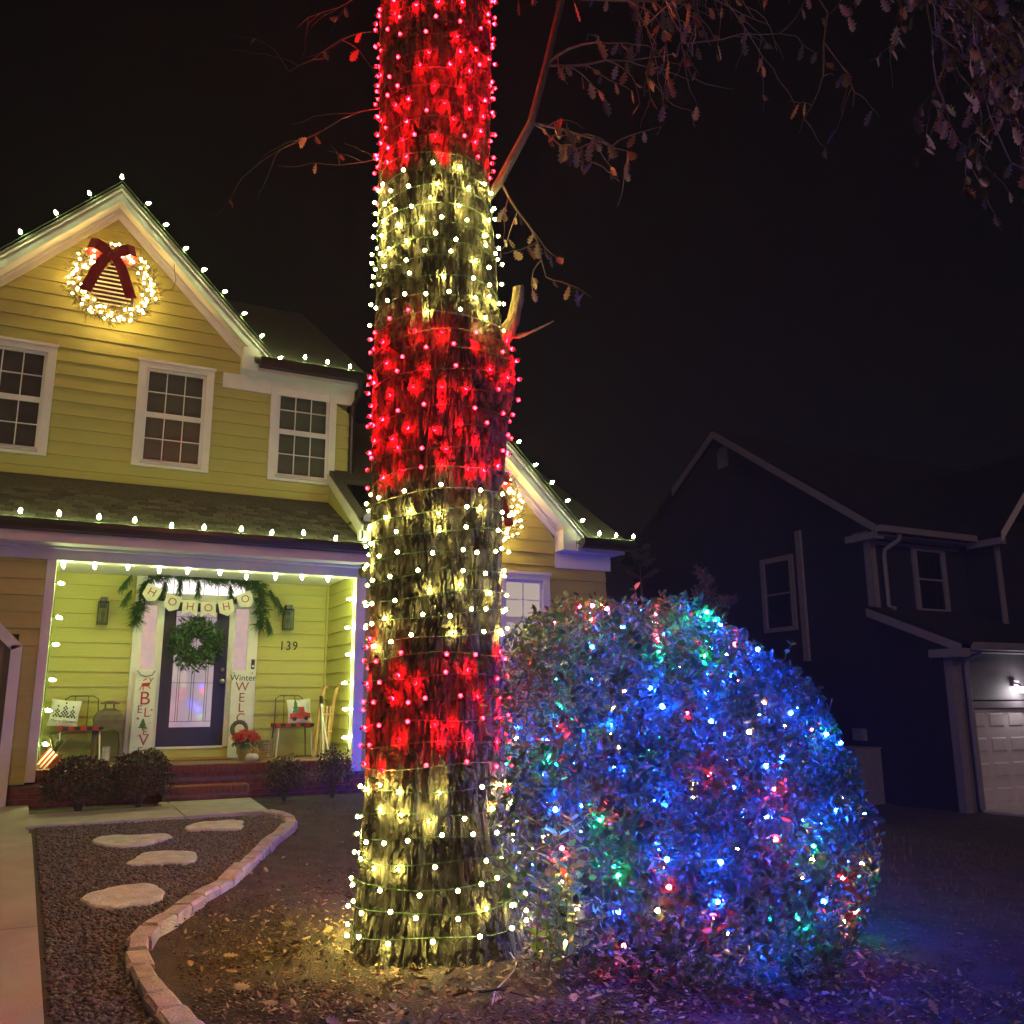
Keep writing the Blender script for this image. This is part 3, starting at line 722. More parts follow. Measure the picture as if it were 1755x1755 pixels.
# ------------------------------------------------------------------ porch furnishing
dw = wreath('door_wreath', 'unlit leafy green wreath hanging on the blue front door', (1.79, 13.70, 2.33), .235, .15, NEEDLE, 330, L=.10)
n = 900
a = RNG.uniform(0, 2 * np.pi, n); b = RNG.uniform(0, 2 * np.pi, n); rr = .15 * np.sqrt(RNG.uniform(.1, 1, n))
pos = np.stack([1.79 + np.cos(a) * (.235 + rr * np.cos(b)), 13.70 - np.abs(np.sin(b)) * rr, 2.33 + np.sin(a) * (.235 + rr * np.cos(b))], 1)
vs, fs = leaf_cloud(pos, rand_dirs(n) + np.array([0, -1.2, 0]), rand_dirs(n), RNG.uniform(.05, .10, n), RNG.uniform(.02, .04, n))
kind(np_mesh('leaf_mass', vs, fs, NEEDLE, parent=dw), 'stuff')
gl = thing('garland', 'evergreen garland draped over the top of the front door', 'garland', (1.8, 13.62, 3.3))
mb = MB(); path = [(.94, 2.62), (.97, 2.85), (1.02, 3.06), (1.08, 3.27), (1.3, 3.33), (1.7, 3.33), (2.1, 3.29), (2.45, 3.27), (2.62, 3.22), (2.66, 3.0), (2.67, 2.8), (2.68, 2.6)]
gp = polyline([(x, 13.64, z) for x, z in path], .02)
for p, d in gp:
    needles(mb, p + V(random.uniform(-.05, .05), random.uniform(-.05, .02), random.uniform(-.05, .05)), V(d.x * .4 + random.uniform(-.6, .6), -.5, -.55), 24, .16, .6)
for x, z, dx in ((.84, 3.26, -.6), (.86, 3.05, -.5), (2.78, 3.15, .6), (2.88, 3.05, .5), (2.76, 2.72, .3), (1.5, 3.25, 0), (1.75, 3.22, 0), (2.2, 3.2, .1), (1.3, 3.2, -.1)):
    for k in range(9): needles(mb, (x + dx * .02 * k, 13.60, z - .02 * k), (dx * .5, -.2, -1), 16, .13, .5)
kind(mb.build('needles', NEEDLE, gl), 'stuff')
MB().tube([(x, 13.66, z) for x, z in path], .012, 5).build('stem', BARK2, gl)

bn = thing('letter_banner', 'string of swallowtail cards spelling HOHOHO above the door', 'banner', (1.8, 13.5, 2.9))
cx = [(1.12, 3.02, .42), (1.40, 2.895, .25), (1.645, 2.84, .05), (1.895, 2.83, -.03), (2.145, 2.86, -.22), (2.41, 2.985, -.42)]
MB().tube([(.99, 13.52, 3.17), (1.25, 13.5, 3.03), (1.52, 13.5, 2.95), (1.77, 13.5, 2.93), (2.02, 13.5, 2.93), (2.27, 13.5, 3.0), (2.53, 13.52, 3.15)], .004, 4).build('cord', BARK2, bn)
for k, (x, z, tl) in enumerate(cx):
    w, h = .105, .13; R2 = Matrix.Rotation(tl, 3, 'Y')
    loc = [(-w, h * .75), (-w, -h), (0, -h * .55), (w, -h), (w, h * .75)] if k in (2, 3) else [(-w, h * .75), (-w, -h * .55), (0, -h * 1.05), (w, -h * .55), (w, h * .75)]
    poly = []
    for u, vv in loc:
        p = R2 @ V(u, 0, vv); poly.append((x + p.x, z + p.z))
    pn = MB().prism_y(poly, 13.485, 13.489).build('pennant', PAPER, bn)
    text('letter', 'HO'[k % 2], .155, MAROON, pn, (x, 13.483, z), .001, tl)

def star(cx, cz, r, n=5, inner=.45):
    return [(cx + (r if k % 2 == 0 else r * inner) * math.sin(math.pi * k / n), cz + (r if k % 2 == 0 else r * inner) * math.cos(math.pi * k / n)) for k in range(2 * n)][::-1]
def pine(cx, z0, h, w, tiers=3):
    L = []; Rr = []
    for k in range(tiers):
        zb = z0 + h * k / tiers * .92; ww = w * (1 - k / (tiers + .4)) / 2
        L += [(cx + ww, zb), (cx + ww * .45, zb + h / tiers * .8)]
        Rr += [(cx - ww, zb), (cx - ww * .45, zb + h / tiers * .8)]
    return L + [(cx, z0 + h)] + Rr[::-1]
# BELIEVE sign
s1 = thing('porch_sign', 'tall white sign with red reindeer and letters spelling BELIEVE', 'sign', (1.145, 13.66, PF))
bd = MB().box(1.005, 1.285, 13.655, 13.675, PF, 1.955).build('board', WHITEP, s1)
ed = MB()
for a, b, c, d in ((1.0, 1.012, PF, 1.96), (1.278, 1.29, PF, 1.96)): ed.box(a, b, 13.648, 13.654, c, d)
ed.build('board_edge', WHITEP, s1)
MB().tube([(1.03, 13.65, 1.94), (1.07, 13.645, 1.88), (1.145, 13.64, 1.855), (1.22, 13.645, 1.88), (1.26, 13.65, 1.94)], .006, 5).build('rope', BARK2, s1)
yt = 13.653
deer = MB()
deer.prism_y([(1.09, 1.72), (1.19, 1.72), (1.205, 1.76), (1.19, 1.775), (1.10, 1.765)], yt - .002, yt)
for a, b in (((1.10, 1.73), (1.07, 1.67)), ((1.115, 1.73), (1.12, 1.665)), ((1.175, 1.73), (1.215, 1.69)), ((1.19, 1.75), (1.215, 1.80)), ((1.21, 1.80), (1.19, 1.84)), ((1.215, 1.80), (1.235, 1.835)), ((1.11, 1.80), (1.16, 1.83))):
    deer.bar((a[0], yt - .001, a[1]), (b[0], yt - .001, b[1]), .002, .012, (1, 0, 0))
deer.build('reindeer', REDP, bd)
for ch, x, z, sz_, m in (('B', 1.15, 1.55, .26, REDP), ('E', 1.095, 1.405, .15, MAROON), ('L', 1.19, 1.36, .18, REDP), ('E', 1.185, 1.10, .13, MAROON), ('V', 1.175, .985, .22, MAROON), ('E', 1.14, .84, .15, MAROON)):
    text('letter', ch, sz_, m, bd, (x, yt, z), .001)
MB().prism_y(pine(1.15, 1.155, .13, .13), yt - .002, yt).build('printed_tree', GREENP, bd)
MB().box(1.142, 1.158, yt - .002, yt, 1.13, 1.154).build('printed_trunk', BARK2, bd)
for x, z, r_, m in ((1.08, 1.285, .016, REDP), (1.25, 1.40, .013, REDP), (1.06, 1.80, .006, BLACKP), (1.25, 1.83, .006, BLACKP), (1.245, 1.33, .007, BLACKP), (1.10, 1.05, .008, MAROON), (1.24, 1.22, .006, BLACKP), (1.06, .9, .008, MAROON)):
    MB().prism_y([(x + r_ * math.cos(k * math.pi / 4), z + r_ * math.sin(k * math.pi / 4)) for k in range(8)], yt - .002, yt).build('printed_dot', m, bd)
# Winter WELCOME sign
s2 = thing('porch_sign', 'tall white sign reading Winter WELCOME with a wreath for the O', 'sign', (2.45, 13.64, PF))
bd = MB().box(2.30, 2.615, 13.60, 13.62, PF, 1.95).build('board', WHITEP, s2)
for x in (2.33, 2.585): MB().lathe([(.009, 0), (.009, .008), (.001, .01)], (x, 13.60, 1.915), 8, Rm).build('screw', BLACK, s2)
yt = 13.599
text('letter', 'Winter', .125, BLACKP, bd, (2.46, yt, 1.845), .001)
for ch, z in (('W', 1.715), ('E', 1.56), ('L', 1.415), ('C', 1.27), ('M', .985), ('E', .83)):
    text('letter', ch, .185, MAROON, bd, (2.455, yt, z), .001, 0, 1.0)
MB().lathe([(.10 + .03 * math.cos(k * math.pi / 4), .022 * math.sin(k * math.pi / 4)) for k in range(9)], (2.445, 13.588, 1.12), 16, Rm).build('small_wreath', BARK2, s2)
MB().lathe([(.07, 0), (.07, .006), (.002, .008)], (2.445, 13.572, 1.12), 14, Rm).build('round_face', PAPER, s2)

def wall_lantern(x, label):
    t = thing('wall_lantern', label, 'lantern', (x, 13.7, 2.57), 'wall lanterns either side of the door')
    MB().box(x - .045, x + .045, 13.755, 13.772, 2.80, 2.93).build('back_plate', BLACK, t)
    MB().box(x - .045, x + .045, 13.59, 13.754, 2.87, 2.94).build('cap', BLACK, t)
    MB().prism_x([(13.57, 2.86), (13.75, 2.86), (13.72, 2.885), (13.60, 2.885)], x - .065, x + .065).build('roof', BLACK, t)
    f = MB()
    for a in (-.068, .056):
        for b in (13.565, 13.742): f.box(x + a, x + a + .012, b, b + .012, 2.585, 2.858)
    f.box(x - .07, x + .07, 13.56, 13.756, 2.568, 2.584)
    f.build('cage', BLACK, t)
    for a in (-.060, .058): MB().box(x + a, x + a + .003, 13.58, 13.74, 2.586, 2.857).build('glass_pane', GLASS, t)
    MB().box(x - .05, x + .05, 13.568, 13.571, 2.586, 2.857).build('glass_pane', GLASS, t)
    MB().lathe([(.012, 0), (.012, .05), (.026, .09), (.028, .12), (.012, .16), (.002, .165)], (x, 13.66, 2.60), 10).build('clear_bulb', GLASS, t)
wall_lantern(.52, 'black box wall lantern on the yellow wall above the checked tree pillow')
wall_lantern(3.09, 'black box wall lantern above the house number 139')

def cushion(name, c, w, h, th, tilt, m, parent=None, skew=0):
    mb = MB(); n = 9; R2 = Matrix.Rotation(skew, 3, 'Y') @ Matrix.Rotation(tilt, 3, 'X'); c = Vector(c); vs = []
    for sg in (-1, 1):
        for i in range(n):
            for j in range(n):
                u = i / (n - 1) * 2 - 1; v_ = j / (n - 1) * 2 - 1
                pin = 1 - .07 * (1 - abs(u)) * abs(v_) ** 2; pin2 = 1 - .07 * (1 - abs(v_)) * abs(u) ** 2
                d = th * (max(0, (1 - u ** 4) * (1 - v_ ** 4))) ** .5
                vs.append(c + R2 @ V(u * w / 2 * pin2, sg * d / 2, v_ * h / 2 * pin))
    fs = []
    for s_ in range(2):
        for i in range(n - 1):
            for j in range(n - 1):
                q = [s_ * n * n + a_ for a_ in (i * n + j, (i + 1) * n + j, (i + 1) * n + j + 1, i * n + j + 1)]
                fs.append(q if s_ == 0 else q[::-1])
    mb.add(vs, fs); return mb.build(name, m, parent, True), R2
def chair(x, y, label, flip=1):
    t = thing('metal_chair', label, 'chair', (x, y, PF), 'metal porch chairs with plaid seat pads')
    sz_ = PF + .43
    MB().box(x - .26, x + .26, y - .2, y + .2, sz_ - .012, sz_).build('seat', BRONZE, t)
    for sx in (-1, 1):
        for sy_ in (-1, 1):
            MB().tube([(x + sx * .23, y + sy_ * .17, sz_ - .01), (x + sx * .26, y + sy_ * .2, PF)], .011, 6).build('leg', BRONZE if sy_ > 0 else SOFFIT, t)
    bx = x - flip * .0
    MB().tube([(x - .22, y + .18, sz_), (x - .20, y + .25, sz_ + .40), (x - .14, y + .26, sz_ + .44), (x + .14, y + .26, sz_ + .44), (x + .20, y + .25, sz_ + .40), (x + .22, y + .18, sz_)], .009, 6).build('back_frame', BRONZE, t)
    for k in (-.08, .08): MB().tube([(x + k, y + .2, sz_), (x + k, y + .26, sz_ + .44)], .006, 5).build('back_bar', BRONZE, t)
    pd = MB().box(x - .27, x + .27, y - .21, y + .19, sz_ + .002, sz_ + .045).build('seat_pad', PLAID, t)
    return t, sz_ + .045
c1, sz_ = chair(.36, 13.35, 'metal chair with red plaid pad next to the bronze floor lantern')
p1, R2 = cushion('throw_pillow', (.16, 13.40, sz_ + .17), .36, .36, .11, -.22, WHITEP, None, .10)
tag(p1, 'white throw pillow printed with three black checked trees', 'pillow')
ch = MB()
def onp(u, v_, d=0): return V(.16, 13.40, sz_ + .17) + R2 @ V(u, -.058 - d, v_)
for x0, hgt, ww in ((-.09, .17, .085), (.0, .20, .10), (.09, .17, .085)):
    cell = .022
    for a in range(9):
        zz = -.055 + a * cell; half = ww / 2 * (1 - (zz + .055) / hgt)
        k = -3
        while k <= 3:
            if (a + k) % 2 == 0 and abs(k * cell * .8) < half:
                ch.obox(onp(x0 + k * cell * .8, zz), R2 @ V(cell * .42, 0, 0), R2 @ V(0, .002, 0), R2 @ V(0, 0, cell * .5))
            k += 1
ch.build('printed_trees', BLACKP, p1)
tm = inst('lettering', text_mesh('Merry Christmas', .048, .001, BLACKP), p1, onp(.02, -.115), (R2 @ QX).to_quaternion())
c2, sz2 = chair(3.15, 13.35, 'metal chair with red plaid pad beside the leaning wooden sled', -1)
p2, R2 = cushion('throw_pillow', (3.26, 13.42, sz2 + .17), .35, .36, .11, -.22, WHITEP, None, -.06)
tag(p2, 'white throw pillow printed with a red truck carrying a tree', 'pillow')
def onp(u, v_, d=0): return V(3.26, 13.42, sz2 + .17) + R2 @ V(u, -.058 - d, v_)
def flat(poly, m, name, parent, d=0):
    mb = MB(); n_ = len(poly); vs = [onp(u, v_, d) for u, v_ in poly] + [onp(u, v_, d - .004) for u, v_ in poly]
    mb.add(vs, [tuple(range(n_)), tuple(range(2 * n_ - 1, n_ - 1, -1))] + [((i + 1) % n_, i, n_ + i, n_ + (i + 1) % n_) for i in range(n_)]); return mb.build(name, m, parent)
flat([(-.15, -.12), (.14, -.12), (.15, -.05), (.07, -.03), (.06, .05), (-.02, .05), (-.03, -.03), (-.15, -.04)], REDP, 'printed_truck', p2)
flat(pine(-.06, -.03, .20, .12), GREENP, 'printed_tree', p2, .002)
for u in (-.09, .08): flat([(u + .032 * math.cos(k * math.pi / 5), -.12 + .032 * math.sin(k * math.pi / 5)) for k in range(10)], BLACKP, 'printed_wheel', p2, .004)

# bronze floor lantern
L = thing('floor_lantern', 'tall bronze arched floor lantern standing beside the door', 'lantern', (.70, 13.45, PF))
lx, ly = .70, 13.45
for sx in (-1, 1):
    for sy_ in (-1, 1):
        MB().box(lx + sx * .165 - .014, lx + sx * .165 + .014, ly + sy_ * .165 - .014, ly + sy_ * .165 + .014, PF, PF + .30).build('leg', BRONZE, L)
def arch_panel(ax_, sg):
    pts = [(-.179, .30), (-.179, .53), (.179, .53), (.179, .30), (.150, .30)] + [(.150 * math.cos(a), .30 + .15 * math.sin(a)) for a in [k * math.pi / 8 for k in range(1, 8)]] + [(-.150, .30)]
    q = MB()
    if ax_ == 'y': q.prism_y([(lx + u, PF + v_) for u, v_ in pts[::-1]], ly + sg * .172 - .006, ly + sg * .172 + .006)
    else: q.prism_x([(ly + u, PF + v_) for u, v_ in pts], lx + sg * .172 - .006, lx + sg * .172 + .006)
    return q.build('arched_side', BRONZE, L)
for a_ in ('y', 'x'):
    for sg in (-1, 1): arch_panel(a_, sg)
MB().lathe([(.26, PF + .53), (.262, PF + .55), (.24, PF + .62), (.19, PF + .67), (.12, PF + .69), (.11, PF + .70), (.11, PF + .705)], (lx, ly, 0), 4).build('dome', BRONZE, L)
for k in range(4):
    a_ = k * math.pi / 2 + math.pi / 4; MB().box(lx + .075 * math.cos(a_) - .008, lx + .075 * math.cos(a_) + .008, ly + .075 * math.sin(a_) - .008, ly + .075 * math.sin(a_) + .008, PF + .705, PF + .76).build('cap_post', BRONZE, L)
MB().lathe([(.125, PF + .76), (.12, PF + .775), (.05, PF + .80), (.01, PF + .805)], (lx, ly, 0), 12).build('cap', BRONZE, L)
MB().box(lx - .17, lx + .17, ly - .17, ly + .17, PF, PF + .02).build('base', BRONZE, L)
MB().lathe([(.05, PF + .02), (.05, PF + .2), (.045, PF + .205)], (lx, ly, 0), 12).build('candle', PAPER, L)

# wooden sled and poles
sl_ = thing('wooden_sled', 'upright wooden sled with curled runners against the porch side wall', 'sled', (3.52, 13.2, PF))
for x, y in ((3.44, 12.95), (3.66, 13.05)):
    MB().tube([(x - .06, y, PF), (x - .02, y, PF + .45), (x + .01, y, PF + .80), (x + .045, y, PF + .94), (x + .085, y, PF + 1.0), (x + .11, y, PF + .97)], [.02, .024, .026, .026, .022, .014], 8).build('runner', WOOD, sl_)
for z in (.35, .60): MB().tube([(3.43 + z * .02, 12.95, PF + z), (3.66 + z * .02, 13.05, PF + z)], .014, 6).build('cross_bar', WOOD, sl_)
for k in range(3): MB().bar((3.47 + k * .06, 12.97 + k * .027, PF + .03), (3.50 + k * .06, 12.97 + k * .027, PF + .72), .03, .01, (0, 1, 0)).build('slat', WOOD, sl_)
for k, (xa, xb) in enumerate(((3.44, 3.58), (3.46, 3.49))):
    pl = thing('ski_pole', ('pale thin pole leaning left of the sled, wide slant', 'pale thin pole leaning on the sled, steep slant')[k], 'pole', (xb, 12.9, PF))
    MB().tube([(xa, 12.9, PF + .75), (xb, 12.86, PF)], .009, 6).build('shaft', WHITEP, pl)
    MB().tube([(xa, 12.9, PF + .75), (xa - .012, 12.902, PF + .86)], .013, 6).build('grip', BLACK, pl)
# poinsettia
pt = thing('poinsettia', 'red potted poinsettia in front of the Winter WELCOME sign', 'plant', (2.43, 12.95, PF))
MB().lathe([(.09, PF), (.12, PF + .16), (.13, PF + .18), (.12, PF + .185)], (2.43, 12.95, 0), 14).build('pot', mat('gold_foil', (.30, .22, .10), None, rough=.4), pt)
for m, n, rz, nm in ((REDV, 130, .34, 'red_bracts'), (NEEDLE, 70, .24, 'green_leaves')):
    d = rand_dirs(n); d[:, 2] = np.abs(d[:, 2]) * .8
    pos = np.array([2.43, 12.95, PF + rz - .02]) + d * np.array([.13, .13, .08])
    vs, fs = leaf_cloud(pos, d + np.array([0, -.3, .7]), d + RNG.normal(size=(n, 3)) * .3 - np.array([0, 0, .2]), RNG.uniform(.08, .13, n), RNG.uniform(.035, .055, n))
    kind(np_mesh(nm, vs, fs, mat('poinsettia_red', (.30, .006, .010), (.42, .012, .02), 1, .6, island=True) if m is REDV else m, parent=pt), 'stuff')
# basket, pumpkin, straw
bk = thing('wicker_basket', 'woven wicker basket between the poinsettia and the chair', 'basket', (2.78, 13.3, PF))
for k in range(7):
    MB().lathe([(.075 + .004 * k, PF + .035 * k), (.084 + .004 * k, PF + .035 * k + .018), (.077 + .004 * k, PF + .035 * k + .034)], (2.78, 13.3, 0), 18).build('weave', WICKER, bk)
MB().tube([(2.78 + .10 * math.cos(a), 13.3 + .10 * math.sin(a), PF + .25) for a in [k * math.pi / 10 for k in range(21)]], .01, 6).build('rim', WICKER, bk)
for k in range(12):
    a = k * math.pi / 6; MB().tube([(2.78 + .083 * math.cos(a), 13.3 + .083 * math.sin(a), PF), (2.78 + .108 * math.cos(a), 13.3 + .108 * math.sin(a), PF + .25)], .006, 5).build('stake', WICKER, bk)
pk = thing('pumpkin', 'small cream pumpkin at the edge of the top step', 'pumpkin', (2.42, 12.42, PF))
mb = MB(); vs = []; ns, nr_ = 32, 10
for i in range(nr_ + 1):
    ph = math.pi * i / nr_
    for k in range(ns):
        th = 2 * math.pi * k / ns; rr = .085 * (math.sin(ph) + .02) * (1 + .07 * abs(math.cos(th * 4)) - .07)
        vs.append((2.42 + rr * math.cos(th), 12.42 + rr * math.sin(th), PF + .062 - .062 * math.cos(ph) * (1 - .25 * (abs(math.cos(ph)) ** 6))))
mb.add(vs, [(i * ns + k, i * ns + (k + 1) % ns, (i + 1) * ns + (k + 1) % ns, (i + 1) * ns + k) for i in range(nr_) for k in range(ns)])
mb.build('flesh', PAPER, pk, True)
MB().tube([(2.42, 12.42, PF + .115), (2.425, 12.42, PF + .14), (2.44, 12.42, PF + .155)], [.013, .009, .008], 6).build('stalk', BARK2, pk)
sw = thing('straw_bundle', 'loose bundle of golden straw behind the cream pumpkin', 'straw', (2.50, 12.62, PF))
mb = MB(); needles(mb, (2.50, 12.64, PF + .03), (.1, -.2, .5), 260, .17, 1.0)
kind(mb.build('stalks', mat('straw', (.42, .24, .05), (.60, .38, .10), 1, .7, island=True), sw), 'stuff')
# flower pot with small flag by the left porch post
fp = thing('flag_planter', 'pot of dry sprigs with a small striped flag by the porch post', 'planter', (.05, 12.62, PF - .03))
MB().lathe([(.07, PF + .002), (.1, PF + .14), (.105, PF + .16), (.09, PF + .165)], (.07, 12.62, 0), 14).build('pot', TERRA, fp)
mb = MB(); needles(mb, (.07, 12.62, PF + .16), (0, -.1, 1), 160, .24, .6); kind(mb.build('sprigs', NEEDLE2, fp), 'stuff')
MB().tube([(.09, 12.56, PF + .10), (.02, 12.5, PF + .34)], .005, 5).build('flag_stick', WOOD, fp)
for k in range(7):
    u0, u1 = V(.075, 12.50, PF + .20), V(-.06, 12.48, PF + .02); w0 = V(-.055, -.01, .055)
    a = u0 + w0 * (k / 3.5 - 1); b = u1 + w0 * (k / 3.5 - 1)
    MB().add([a, b, b + w0 / 3.6, a + w0 / 3.6] + [p + V(0, .003, 0) for p in (a, b, b + w0 / 3.6, a + w0 / 3.6)], [(0, 1, 2, 3), (7, 6, 5, 4), (0, 4, 5, 1), (1, 5, 6, 2), (2, 6, 7, 3), (3, 7, 4, 0)]).build('flag_stripe', REDP if k % 2 == 0 else WHITEP, fp)
# door mat
dm = MB().prism_z([(1.42, 13.12), (2.28, 13.12), (2.28, 13.62), (1.42, 13.62)], PF + .005, PF + .02).build('door_mat', mat('coir', (.36, .15, .06), (.44, .2, .09), 60, .95, .8, 200))
tag(dm, 'rust coloured coir mat lying in front of the blue door', 'doormat')

# ------------------------------------------------------------------ clipped shrubs along the porch
def shrub(c, rx, rz, n, label, m=LEAFH, sparse=1.0, lf=.035):
    t = thing('shrub', label, 'shrub', c, 'low shrubs below the porch')
    d = rand_dirs(n); d[:, 2] = np.where(d[:, 2] < -.45, -d[:, 2], d[:, 2])
    rad = (RNG.uniform(.55 if sparse == 1 else .2, 1, n) ** .6) * (.86 + .28 * vnoise(d[:, 0] * 3 + 9, d[:, 2] * 3 + d[:, 1] * 2 + 9, int(c[0] * 10) + 5))
    pos = np.array([c[0], c[1], c[2] + rz * .86]) + d * rad[:, None] * np.array([rx, rx, rz])
    pos[:, 2] = np.maximum(pos[:, 2], c[2] + .04)
    vs, fs = leaf_cloud(pos, d * .8 + rand_dirs(n), d * .5 + rand_dirs(n) + np.array([0, 0, .3]), RNG.uniform(lf * .7, lf * 1.3, n), RNG.uniform(lf * .4, lf * .7, n))
    kind(np_mesh('crown', vs, fs, m, parent=t), 'stuff')
    for k in range(9):
        a = k * 2.4; e_ = V(c[0] + rx * .7 * math.cos(a), c[1] + rx * .7 * math.sin(a), c[2] + rz * 1.3)
        MB().tube([(c[0], c[1], c[2] - .03), (c[0] + (e_.x - c[0]) * .3, c[1] + (e_.y - c[1]) * .3, c[2] + rz * .6), e_], [.012, .008, .004], 5).build('stem', BARK2, t)
shrub((.36, 11.35, .29), .42, .33, 4200, 'dark rounded shrub below the porch next to the garage')
shrub((.98, 11.42, .29), .35, .36, 3800, 'reddish tipped rounded shrub directly left of the brick steps')
shrub((2.68, 11.62, .28), .30, .30, 1600, 'thin brownish shrub directly right of the brick steps', LEAFH, .5)
shrub((3.30, 11.66, .28), .27, .36, 1100, 'sparse twiggy shrub by the right porch post', LEAFH, .4)

BBM = bulb_mesh('bulb', .0125, .026, emit('dim_blue_bulb', (.005, .05, 1.0), 800), 7)
for bx_, w_ in ((4.75, 'beside the porch post'), (6.55, 'under the wing window')):
    shrub((bx_, 11.55, .25), .34, .40, 2200, 'small shrub strung with blue bulbs ' + w_)
    bt = thing('string_lights', 'blue bulb string on the small shrub ' + w_, 'string lights', (bx_, 11.55, .3), 'blue strings on small shrubs'); bp_ = []
    for k in range(40):
        a = k * .8; f = k / 39; r_ = .36 * math.sin(.5 + f * 2.2); p = V(bx_ + r_ * math.cos(a), 11.55 + r_ * math.sin(a), .40 + .62 * f); bp_.append(p)
        if k % 2 == 0: inst('bulb', BBM, bt, p, basis(V(math.cos(a), math.sin(a), .3)))
    MB().tube(bp_, .003, 4).build('wire', WIRE, bt)

# ------------------------------------------------------------------ garden path pieces
ed_ = thing('stone_edging', 'winding row of tan edging stones between gravel and bare soil', 'edging', (1.2, 7, .1))
pl = polyline([(x, y, gz(x, y)) for x, y in EDGE], .235)
for k, (p, d) in enumerate(pl[:-1]):
    q = pl[k + 1][0]; a = Vector(p); b = Vector(q); dd = (b - a); Ls = dd.length; dd.normalize(); rr = V(dd.y, -dd.x, 0)
    h = .062 + random.uniform(-.012, .012); w = .062 + random.uniform(-.006, .010); mb = MB(); vs = []
    m_ = 5
    for zz, inset in ((-.05, 0), (h - .018, 0), (h, .014)):
        for i in range(4):
            for (su, sv) in (((-1, -1), (1, -1), (1, 1), (-1, 1))[i],):
                pp = (a + b) / 2 + dd * su * (Ls / 2 - .004 - inset) + rr * sv * (w - inset) + V(random.uniform(-.008, .008), random.uniform(-.008, .008), zz + random.uniform(-.004, .004))
                vs.append(pp)
    mb.add(vs, [(3, 2, 1, 0)] + [(r0 * 4 + i, r0 * 4 + (i + 1) % 4, r0 * 4 + 4 + (i + 1) % 4, r0 * 4 + 4 + i) for r0 in range(2) for i in range(4)] + [(8, 9, 10, 11)])
    mb.build('stone', STONE, ed_)
for (x, y, rx, ry, sd, lb) in ((1.55, 9.52, .30, .27, 1, 'flat pale stepping stone close to the front walk and edging'), (.74, 9.11, .32, .28, 2, 'flat pale stepping stone nearest the driveway end of the walk'),
                               (.94, 8.28, .31, .25, 3, 'flat pale stepping stone in the middle of the gravel bed'), (.61, 7.19, .29, .33, 4, 'largest pale stepping stone, last one before the bend of the edging')):
    rs = random.Random(sd); n_ = 34; poly = []; f0 = [rs.uniform(.70, 1.16) for _ in range(12)]
    for k in range(n_):
        a = 2 * math.pi * k / n_; u_ = k / n_ * 12; f = f0[int(u_)] * (1 - u_ % 1) + f0[(int(u_) + 1) % 12] * (u_ % 1) + rs.uniform(-.05, .05); poly.append((x + rx * f * math.cos(a), y + ry * f * math.sin(a)))
    z = gz(x, y); mb = MB(); k_ = len(poly)
    def ring(zz, s): return [(x + (px_ - x) * s, y + (py_ - y) * s, gz(px_, py_) + zz) for px_, py_ in poly]
    mb.add(ring(-.02, 1) + ring(.026, 1) + ring(.036, .96), [tuple(range(k_ - 1, -1, -1))] + [(q * k_ + i, q * k_ + (i + 1) % k_, (q + 1) * k_ + (i + 1) % k_, (q + 1) * k_ + i) for q in range(2) for i in range(k_)] + [tuple(range(2 * k_, 3 * k_))])
    tag(mb.build('stepping_stone', FLAG), lb, 'stepping stone', 'stepping stones in the gravel')
# gravel stones
def inside(poly, x, y):
    c = np.zeros(len(x), bool); j = len(poly) - 1
    for i in range(len(poly)):
        xi, yi = poly[i]; xj, yj = poly[j]
        with np.errstate(divide='ignore', invalid='ignore'):
            c ^= ((yi > y) != (yj > y)) & (x < (xj - xi) * (y - yi) / (yj - yi + 1e-12) + xi)
        j = i
    return c
GZ = np.vectorize(gz)
def pebbles(name, x, y, s, m, lift=0, flat_=.6, parent=None):
    n = len(x); o = np.array([[1, 0, 0], [0, 1, 0], [-1, 0, 0], [0, -1, 0], [0, 0, 1], [0, 0, -1]], float)
    v_ = o[None] * RNG.uniform(.6, 1.3, (n, 6, 1)) * s[:, None, None]; v_[:, :, 2] *= flat_
    a = RNG.uniform(0, 6.28, n); ca, sa = np.cos(a)[:, None], np.sin(a)[:, None]
    xr = v_[:, :, 0] * ca - v_[:, :, 1] * sa; yr = v_[:, :, 0] * sa + v_[:, :, 1] * ca
    P = np.stack([xr + x[:, None], yr + y[:, None], v_[:, :, 2] + (GZ(x, y) + lift)[:, None]], -1)
    F = np.array([[0, 1, 4], [1, 2, 4], [2, 3, 4], [3, 0, 4], [1, 0, 5], [2, 1, 5], [3, 2, 5], [0, 3, 5]])
    return kind(np_mesh(name, P.reshape(-1, 3), (F[None] + np.arange(n)[:, None, None] * 6).reshape(-1, 3), m, parent=parent), 'stuff')
gpoly = [(.07, 3.7), (.9, 3.7)] + [(x - .06, y) for x, y in EDGE[::-1][1:]] + [(-.07, 10.1)]
n = 34000; yy = RNG.uniform(3.7, 10.1, n); xx = RNG.uniform(-.1, 2.3, n); ok = inside(gpoly, xx, yy) & (xx > .30 - .033 * yy)
o = pebbles('gravel', xx[ok], yy[ok], RNG.uniform(.010, .024, ok.sum()), GRAVEL, .012); tag(o, 'loose brown pea gravel filling the bed beside the driveway', 'gravel')
n = 22000; xx = 2.2 + RNG.normal(0, 1.5, n); yy = 4.7 + RNG.normal(0, 1.3, n)
ok = ~inside(gpoly, xx, yy) & (xx > .75) & (yy > 1.5)
o = pebbles('mulch_chips', xx[ok], yy[ok], RNG.uniform(.006, .017, ok.sum()), CHIP, .004, .4); tag(o, 'dark crumbly mulch and soil crumbs around the tree', 'mulch')

